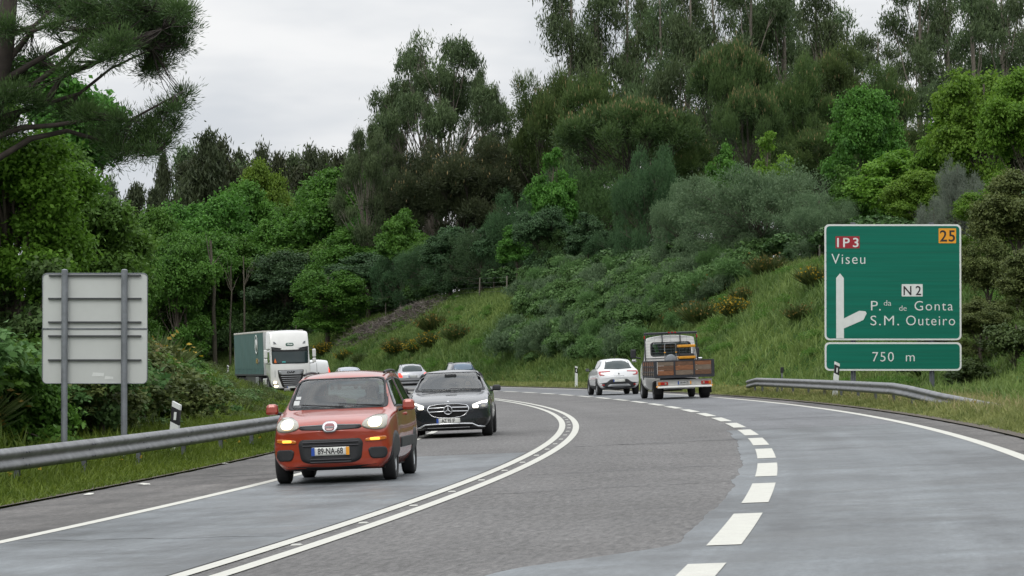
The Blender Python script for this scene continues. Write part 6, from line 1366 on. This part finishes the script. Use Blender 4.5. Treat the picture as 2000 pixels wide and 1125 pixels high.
# ------------------------------------------------ flatbed truck
def flatbed():
    W_ = paint('worn white truck paint', (.76, .76, .74), 0, .45, .04); frame_m = mat('dark painted steel', (.020, .022, .028), .55, var=.3, vscale=6)
    st = [(2.72, .80, .38, .95, 1.05, .8, .14, .96, .04), (2.60, .95, .34, 1.15, 1.25, .86, .12, .96, .04), (2.2, 1.0, .32, 1.22, 1.42, .86, .10, .97, .05), (1.55, 1.02, .32, 1.28, 2.08, .80, .06, .975, .08), (1.30, 1.03, .32, 1.28, 2.30, .86, .03, .98, .09), (.80, 1.03, .32, 1.28, 2.37, .90, 0, .985, .10), (.64, 1.03, .32, 1.28, 2.37, .90, 0, .985, .10), (.60, 1.02, .33, 1.28, 2.36, .89, 0, .985, .10)]
    c = Car('flatbed_truck', 'white cab flatbed truck with weathered wooden dropsides and tools in the bed', 'truck', loft_body(st, 3, (.6, .6, .65, .6)), W_, 'cab')
    rw = rect(-.74, 1.60, .74, 2.08, .10); c.cut('B', [(x * .97, (z - 1.84) * .95 + 1.84) for x, z in rw]); ws = smooth_poly([(-.84, 1.36), (.84, 1.36), (.74, 2.04), (-.74, 2.04)], 1); c.cut('F', [(x * .96, z) for x, z in ws]); c.finish()
    g = c.decal('rear_window', 'B', rw, glassmat('cab window glass', (.40, .46, .44), .22), .002, .004); c.decal('rubber_seal', 'B', rrect(1.54, .54, .12, 5, 0, 1.84), M_plas, .005, .02, hole=.90, rings=1, parent=g)
    c.decal('windscreen', 'F', ws, M_gl, .002, .004)
    for ax in 'RL': c.decal('side_window', ax, [(2.0, 1.36), (1.55, 1.95), (.85, 2.0), (.85, 1.36)], M_gld, .005)
    for ax in 'RL':
        c.decal('wheel_arch', ax, [(1.85 + .44 * math.cos(a), .34 + .44 * math.sin(a)) for a in np.linspace(-.2, math.pi + .2, 16)], M_under, .006, .03); c.decal('vent', ax, rect(.80, .72, 1.05, .95, .02), M_plas, .008, .02); c.decal('headlight' if False else 'door_line', ax, rect(1.18, .5, 1.20, 1.9, .005), M_plas, .003, .01)
    interior(c, 1.95, 1.30, .95, 1.0, 2.2)
    # bed
    bed = empty('load_bed'); bed.parent = c.root; y0, y1 = .44, -2.92; x = 1.08
    MB().box((0, (y0 + y1) / 2, .86), (2 * x - .02, y0 - y1, .10)).build('floor', frame_m, bed)
    cols = [mat('weathered orange plank', (.19, .080, .036), .8, var=.45, vscale=7, stretch=(1, 1, 6)), mat('grey worn plank', (.15, .115, .085), .85, var=.4, vscale=7, stretch=(1, 1, 6)), mat('brown plank', (.12, .062, .035), .8, var=.45, vscale=7, stretch=(1, 1, 6))]
    zb, zt = .80, 1.42
    def board(xa, ya, xb, yb, z0, z1, m, par):
        l = math.hypot(xb - xa, yb - ya); a = math.atan2(yb - ya, xb - xa); return MB().box(((xa + xb) / 2, (ya + yb) / 2, (z0 + z1) / 2), (l, .03, z1 - z0), Matrix.Rotation(a, 3, 'Z'), bev=.004).build('plank', m, par)
    tb = MB()
    for z, h in ((zb - .0, .09), (zt - .02, .04)): tb.box((0, y1, z + h / 2 - .02), (2 * x, .05, h))
    for q in (-1, -.343, .343, 1): tb.box((q * (x - .03), y1 - .008, (zb + zt) / 2), (.055 if abs(q) < 1 else .10, .06, zt - zb))
    tb = tb.build('tailboard', frame_m, bed)
    for i, (a, b) in enumerate(((-.98, -.39), (-.33, .33), (.39, .98))):
        for k in range(3): z = zb + .085 + k * .175; board(a, y1, b, y1, z, z + .168, cols[(k * 2 + i) % 3] if (i, k) != (1, 1) else cols[0], tb)
    for sx in (-1, 1):
        sb = MB()
        for z, h in ((zb, .07), (zt - .04, .04)): sb.box((sx * x, (y0 + y1) / 2, z + h / 2), (.05, y0 - y1, h))
        for yy in np.linspace(y0 - .05, y1 + .08, 7): sb.box((sx * (x + .012), yy, (zb + zt) / 2), (.05, .05, zt - zb))
        for z in (1.0, 1.2): sb.box((sx * (x + .015), (y0 + y1) / 2, z), (.03, y0 - y1, .03))
        sb = sb.build('side_board', frame_m, bed)
        for k in range(3): z = zb + .085 + k * .175; board(sx * x, y0 - .06, sx * x, y1 + .06, z, z + .168, cols[(k + 1) % 3], sb)
    # headboard rack with wire mesh
    hb = MB(); yh = .52
    hb.tube([(-.98, yh, .85), (-.97, yh, 2.42), (.97, yh, 2.42), (1.0, yh, 1.3), (1.04, yh, .85)], .032, 8); hb.tube([(-1.0, yh, 2.44), (1.0, yh, 2.44)], .038, 8)
    for xx in (-.32, .36): hb.tube([(xx, yh, 2.42), (xx, yh, 2.05)], .022, 8)
    hb.tube([(-.96, yh, 1.5), (1.0, yh, 1.5)], .02, 6); hb = hb.build('headboard_rack', frame_m, bed); ms = MB()
    for z in np.arange(1.50, 2.40, .11): ms.tube([(-.95, yh - .02, z), (.97, yh - .02, z)], .003, 4, caps=False)
    for xx in (-.6, 0., .6): ms.tube([(xx, yh - .02, 1.45), (xx, yh - .02, 2.4)], .0025, 4, caps=False)
    tag(ms.build('wire_mesh', M_galv_dull, hb), kind='stuff')
    mk = MB()
    for k in range(3): mk.box((-.06 + k * .12, yh - .03, 2.46), (.07, .02, .045), Matrix.Rotation(.4, 3, 'Y'))
    mk.build('red_marker', M_tail, hb)
    for sx in (-1, 1): MB().box((sx * .99, yh - .03, 2.30), (.04, .03, .12), bev=.01).build('corner_reflector', M_tail, hb)
    # chassis, lamp board, bumper
    MB().box((0, -.8, .66), (.9, 3.6, .18)).build('chassis', M_under, c.root)
    lb = MB().box((0, -2.80, .60), (2.04, .05, .24), bev=.01).build('lamp_board', mat('pale grey lamp board', (.40, .40, .38), .6, var=.2, vscale=5), c.root)
    MB().box((0, -2.86, .45), (2.0, .08, .07), bev=.02).build('bumper_bar', W_, c.root)
    for sx in (-1, 1):
        MB().box((sx * .79, -2.845, .585), (.36, .05, .12), bev=.01).build('tail_light', M_tail, lb); o = MB().box((sx * (.93), -2.855, .585), (.09, .05, .122), bev=.01).build('indicator', M_amb, lb); MB().box((sx * .70, -2.858, .58), (.07, .05, .07), bev=.01).build('reversing_light', M_lens, lb)
        MB().box((sx * .98, -2.84, .47), (.12, .07, .06), bev=.01).build('yellow_corner', M_yel, c.root)
        m = MB(); m.box((sx * .90, -2.25, .40), (.34, .02, .42)); m.build('mudflap', M_under, c.root)
    p = MB().box((0, -2.84, .595), (.50, .02, .12), bev=.005).build('number_plate', M_plateg, lb); MB().box((-.225, -2.853, .595), (.045, .006, .118)).build('blue_band', M_blue, p); MB().box((.225, -2.853, .595), (.045, .006, .118)).build('yellow_band', M_yel, p)
    text_obj('characters', '68-49-ZL', .10, M_black, p, Matrix.Translation((0, -2.852, .595)) @ Matrix.Rotation(R(90), 4, 'X'), .002, 'CENTER', .85, .001)
    for sx in (-1, 1): c.wheel(sx * .90, 1.85, .34, .22, M_satin); c.wheel(sx * .86, -1.85, .34, .34, M_satin)
    for sx in (-1, 1):
        o = MB().box((sx * 1.28 if sx < 0 else 1.14, 1.72, 1.70), (.20, .14, .34), bev=.04).build('wing_mirror', M_plas, c.root); MB().tube([(sx * 1.0, 1.75, 1.52), (sx * 1.2, 1.72, 1.56)], .03, 8).build('mirror_arm', M_plas, o); MB().box((sx * 1.26, 1.72, 1.44), (.17, .12, .10), bev=.03).build('lower_mirror', M_chrome, o)
    c.place(0, pos=(at(1322.5, 115.5), 115.5 + 1.0 + .85), facing=1, yaw=R(-4.8))
    M = c.root.matrix_world
    # load
    g = empty('generator', (0, 0, 0), 'yellow and black generator standing in the bed of the flatbed truck', 'generator'); g.matrix_world = M @ Matrix.Translation((.28, -1.6, .91))
    MB().box((0, 0, .42), (.54, .42, .66), bev=.04).build('engine_block', M_plas, g); yl = mat('machine yellow', (.58, .26, .012), .5, var=.2, vscale=6)
    for z in (.60, 1.02): MB().box((0, 0, z), (.62, .50, .10), bev=.02).build('yellow_panel', yl, g)
    fr = MB()
    for x_ in (-.29, .29):
        for y_ in (-.22, .22): fr.tube([(x_, y_, 0), (x_, y_, 1.0)], .018, 6)
    fr.build('frame', frame_m, g)
    t = empty('floor_saw', (0, 0, 0), 'machine with a bent tube handle beside the generator in the truck bed', 'machine'); t.matrix_world = M @ Matrix.Translation((-.32, -1.7, .91))
    MB().tube([(-.22, 0, .35), (-.21, 0, 1.08), (-.17, 0, 1.14), (.15, 0, 1.14), (.20, 0, 1.08), (.21, 0, .35)], .018, 8).build('handle', M_galv, t)
    for x_ in (-.21, .21): MB().lathe([(0, .03), (.035, .02), (.035, -.02), (0, -.03)], Matrix.Translation((x_, 0, .80)), 10).build('yellow_knob', yl, t)
    MB().lathe([(0, .03), (.20, .03), (.235, .01), (.235, -.01), (.2, -.03), (0, -.03)], Matrix.Translation((0, 0, .50)) @ Matrix.Rotation(R(90), 4, 'X'), 24).build('blade_guard', M_galv_dull, t); MB().box((0, .05, .22), (.5, .35, .40), bev=.04).build('housing', M_plas, t)
    v = MB(); pts = [(-.08, 0), (.07, .02), (.10, -.12), (.14, -.30), (.02, -.33), (-.03, -.16), (-.10, -.06)]
    v.prism([(a, b) for a, b in pts], -.012, .012, M @ Matrix.Translation((-.58, .66, 2.04)) @ Matrix.Rotation(R(90), 4, 'X')); tag(v.build('safety_vest', mat('fluorescent green cloth', (.12, .62, .03), .8)), 'fluorescent green vest hanging inside the truck cab window', 'vest')
flatbed()
# ------------------------------------------------ articulated lorry
def lorry():
    W_ = paint('white lorry paint', (.60, .60, .58), 0, .32, .06); T_ = mat('dark green tarpaulin', (.022, .088, .080), .55, var=.12, vscale=1.2, stretch=(1, 3, .4)); T2 = mat('pale green fringe', (.05, .13, .12), .6, var=.3, vscale=4)
    st = [(3.12, 1.12, .34, 1.0, 1.12, 1.08, .14, .99, .03), (3.10, 1.22, .30, 1.4, 1.62, 1.15, .14, .99, .03), (3.04, 1.25, .30, 1.78, 1.95, 1.18, .14, .99, .04), (2.98, 1.25, .32, 1.9, 2.72, 1.18, .13, .99, .05), (2.90, 1.25, .34, 1.95, 3.10, 1.19, .12, .99, .06), (2.62, 1.25, .36, 2.0, 3.74, 1.19, .08, .99, .08), (2.45, 1.25, .36, 2.0, 3.84, 1.19, .04, .99, .08), (1.7, 1.25, .6, 2.05, 3.88, 1.18, 0, .99, .08), (.95, 1.25, .9, 2.05, 3.90, 1.18, 0, .99, .08), (.85, 1.24, .95, 2.05, 3.88, 1.17, 0, .99, .08)]
    c = Car('articulated_lorry', 'white cab lorry with a dark green curtain trailer, oncoming with headlights lit', 'lorry', loft_body(st, 3, (.7, .7, .8, .5)), W_, 'cab')
    wsp = smooth_poly([(-1.12, 1.80), (1.12, 1.80), (1.14, 2.64), (-1.14, 2.64)], 2); c.finish()
    c.decal('windscreen', 'F', wsp, M_glt, .006, .02, step=.1)
    sv = c.decal('sun_visor', 'F', [(-1.12, 2.60), (-1.14, 2.86), (-.66, 2.76), (-.55, 2.66), (.55, 2.66), (.66, 2.76), (1.14, 2.86), (1.12, 2.60), (0, 2.56)], M_plas, .05, .06, step=.08)
    c.decal('visor_trim', 'F', [(-.60, 2.70), (-.50, 2.74), (.50, 2.74), (.60, 2.70), (.52, 2.65), (-.52, 2.65)], W_, .07, .03, step=.08)
    gp = [(-.80, 1.42), (.80, 1.42), (.76, 1.0), (.56, .42), (.44, .34), (-.44, .34), (-.56, .42), (-.76, 1.0)]
    gr = c.decal('grille', 'F', gp, M_under, .012, .03, step=.08)
    c.decal('chrome_panel', 'F', [(-.75, 1.385), (.75, 1.385), (.73, 1.20), (.60, 1.13), (-.60, 1.13), (-.73, 1.20)], M_satin, .03, .02, step=.08, parent=gr)
    text_obj('lettering', 'DAF', .15, M_black, gr, Matrix.Translation((0, c.hit('F', 0, 1.28).y + .04, 1.27)) @ Matrix.Rotation(R(180), 4, 'Z') @ Matrix.Rotation(R(90), 4, 'X'), .01, 'CENTER', 1.7, .003)
    for k, z in enumerate((1.02, .90, .78, .66, .54, .43)):
        hw = .62 - (1.02 - z) * .32; MB().tube([(x, c.hit('F', x, z).y + .035, z) for x in np.linspace(-hw, hw, 9)], .022, 6).build('slat', M_satin, gr)
    bo = c.decal('emblem', 'F', rrect(.50, .20, .095, 6, 0, 2.98), mat('dark green enamel', (.01, .07, .045), .4), .012, .02, step=.05); text_obj('lettering', 'Vimal', .15, M_white, bo, Matrix.Translation((0, c.hit('F', 0, 2.98).y + .03, 2.985)) @ Matrix.Rotation(R(180), 4, 'Z') @ Matrix.Rotation(R(78), 4, 'X'), .004, 'CENTER', 1, .003)
    for sx in (-1, 1):
        f = lambda p: [(x * -sx, z) for x, z in p][::(1 if sx < 0 else -1)]
        h = c.decal('headlight', 'F', f([(-1.14, .50), (-1.12, .78), (-.86, .70), (-.78, .52), (-.84, .42), (-1.0, .42)]), M_lens, .014, .03, step=.08, bulge=.02); c.decal('lit_bulb', 'F', rrect(.20, .15, .06, 4, sx * .98, .66), M_hlon, .045, .01, parent=h)
        c.decal('fog_light', 'F', rrect(.24, .10, .04, 4, sx * .92, .44), M_hlon, .03, .01)
        c.decal('roof_light', 'F', f([(-.98, 3.02), (-1.0, 3.18), (-.90, 3.16), (-.80, 3.02)]), M_lensd, .02, .03, step=.08)
        c.decal('corner_line', 'F', f([(-.98, 1.0), (-.98, 1.4), (-.95, 1.42), (-.95, .98)]), M_satin, .006, .01)
        # mirrors on arms
        mi = MB().box((sx * 1.50, 2.88, 2.42), (.22, .16, .50), bev=.05).build('wing_mirror', W_, c.root); MB().box((sx * 1.50, 2.88, 1.98), (.22, .16, .28), bev=.05).build('lower_mirror', W_, mi); MB().tube([(sx * 1.2, 2.9, 2.72), (sx * 1.46, 2.88, 2.70), (sx * 1.50, 2.88, 2.2), (sx * 1.44, 2.88, 1.82), (sx * 1.2, 2.9, 1.80)], .03, 6).build('mirror_arm', M_plas, mi)
        for ax in (('R' if sx > 0 else 'L'),):
            c.decal('side_window', ax, [(2.75, 1.95), (2.6, 2.62), (1.7, 2.62), (1.7, 1.85)], M_gld, .006, step=.1); c.decal('wheel_arch', ax, [(1.72 + .60 * math.cos(a), .52 + .60 * math.sin(a)) for a in np.linspace(-.3, math.pi + .2, 16)], M_under, .008, .03, step=.1)
            c.decal('door_line', ax, rect(1.50, .9, 1.52, 2.7, .004), M_plas, .003, .01, step=.2)
        MB().box((sx * 1.10, .0, .62), (.26, 1.1, .62), bev=.06).build('fuel_tank', W_, c.root)
    c.plate('F', .36, .52, .11, '', off=.03); MB().tube([(x, c.hit('F', x, 1.86).y + .03, 1.84 + .03 * math.sin(x * 3)) for x in np.linspace(-.9, .9, 8)], .012, 6).build('wiper', M_plas, c.root)
    MB().box((0, 2.92, 1.74), (.36, .02, .08), bev=.01).build('dashboard_sign', mat('cyan card', (.05, .32, .34), .6), c.root); 
    c.decal('windscreen_sticker', 'F', [(.84, 1.86), (1.0, 1.86), (.97, 2.02), (.93, 2.14), (.88, 2.0)], mat('orange pennant', (.62, .13, .02), .6), .012, .006, step=.06); c.decal('windscreen_card', 'F', rect(.30, 1.86, .52, 1.95, .01), mat('teal card', (.04, .30, .30), .6), .012, .006)
    # trailer
    tr = empty('trailer'); tr.parent = c.root; y0, y1 = .25, -13.35; X2 = 1.26
    MB().box((0, (y0 + y1) / 2, 3.82), (2.54, y0 - y1, .12), bev=.03).build('roof', mat('dirty white trailer roof', (.48, .46, .42), .7, var=.2, vscale=2), tr)
    MB().box((0, y0, 2.45), (2.50, .08, 2.66)).build('front_wall', mat('grey trailer bulkhead', (.42, .43, .43), .6), tr)
    MB().box((0, y1, 2.45), (2.50, .08, 2.66)).build('rear_door', mat('grey trailer door', (.40, .41, .41), .6), tr)
    for sx in (-1, 1):
        V = []; F = []; ys = np.linspace(y0, y1, 90); zs = np.linspace(3.76, 1.50, 10)
        for i, y in enumerate(ys):
            for z in zs: V.append((sx * (X2 - .012 + .006 * math.sin(y * 8.4) + .012 * math.sin(y * 1.9 + z * 2.2) * math.sin((z - 1.3) * 1.2)), y, z))
        n = len(zs); F = [(i * n + k, i * n + k + 1, (i + 1) * n + k + 1, (i + 1) * n + k) for i in range(len(ys) - 1) for k in range(n - 1)]
        cu = npmesh('curtain', V, F, T_, tr, smooth=True); m = MB()
        for y in np.arange(y0 - .2, y1, -.32): m.box((sx * (X2 + .006), y, 1.32), (.02, .26, .36), taper=(1, .75)) if sx else 0
        tag(m.build('fringe', T2, tr), kind='stuff'); s2 = MB()
        for y in np.arange(y0 - .3, y1, -.64): s2.box((sx * (X2 + .02), y, 1.34), (.01, .05, .40))
        tag(s2.build('strap', M_plas, tr), kind='stuff'); MB().box((sx * X2, (y0 + y1) / 2, 1.14), (.06, y0 - y1, .10)).build('side_rail', M_plas, tr)
        Mc = Matrix.Translation((sx * (X2 + .022), -2.7, 3.05)) @ Matrix.Rotation(R(90) * sx, 4, 'Y')
        m = MB(); m.lathe([(.62, .0), (.62, .008), (.50, .008), (.50, 0)], Mc, 32); m.lathe([(0, .006), (.34, .006), (.34, 0)], Mc, 24); m.build('round_emblem', mat('pale green print', (.32, .42, .36), .6) if sx < 0 else M_white, cu)
        MB().box((sx * (X2 + .022), -2.6, 2.02), (.01, .66, .30), bev=.004).build('orange_print', mat('orange print', (.42, .08, .03), .6) if sx < 0 else M_amb, cu)
        MB().box((sx * (X2 + .022), -1.75, 2.02), (.01, .5, .18), bev=.004).build('grey_print', M_satin, cu)
        MB().box((sx * 1.15, -6.2, .75), (.08, 4.6, .60)).build('side_guard', M_rimd, tr); MB().box((sx * 1.08, -3.1, .72), (.30, 1.3, .60), bev=.03).build('tool_box', M_satin, tr)
        MB().box((sx * 1.1, -12.9, .9), (.25, .5, .35), Matrix.Rotation(.3, 3, 'X')).build('mudguard', M_yel if sx < 0 else M_plas, tr)
    MB().box((0, -6.5, 1.0), (1.0, 13, .28)).build('chassis', M_under, tr); MB().box((0, -12.9, 1.0), (2.3, .8, .2)).build('rear_frame', M_under, tr)
    for sx in (-1, 1):
        c.wheel(sx * 1.10, 1.72, .50, .30, M_satin); c.wheel(sx * .98, -1.75, .50, .56, M_satin)
        for y in (-8.6, -9.9, -11.2): c.wheel(sx * 1.08, y, .50, .36, M_satin)
    c.place(0, pos=(at(549, 193), 193 + 2.6), facing=-1, yaw=R(-12.6), dz=-.05)
lorry()
0 and print('POLYS', sum(len(m.polygons) for m in bpy.data.meshes), 'INST', sum(len(o.data.polygons) for o in bpy.data.objects if o.type == 'MESH'))
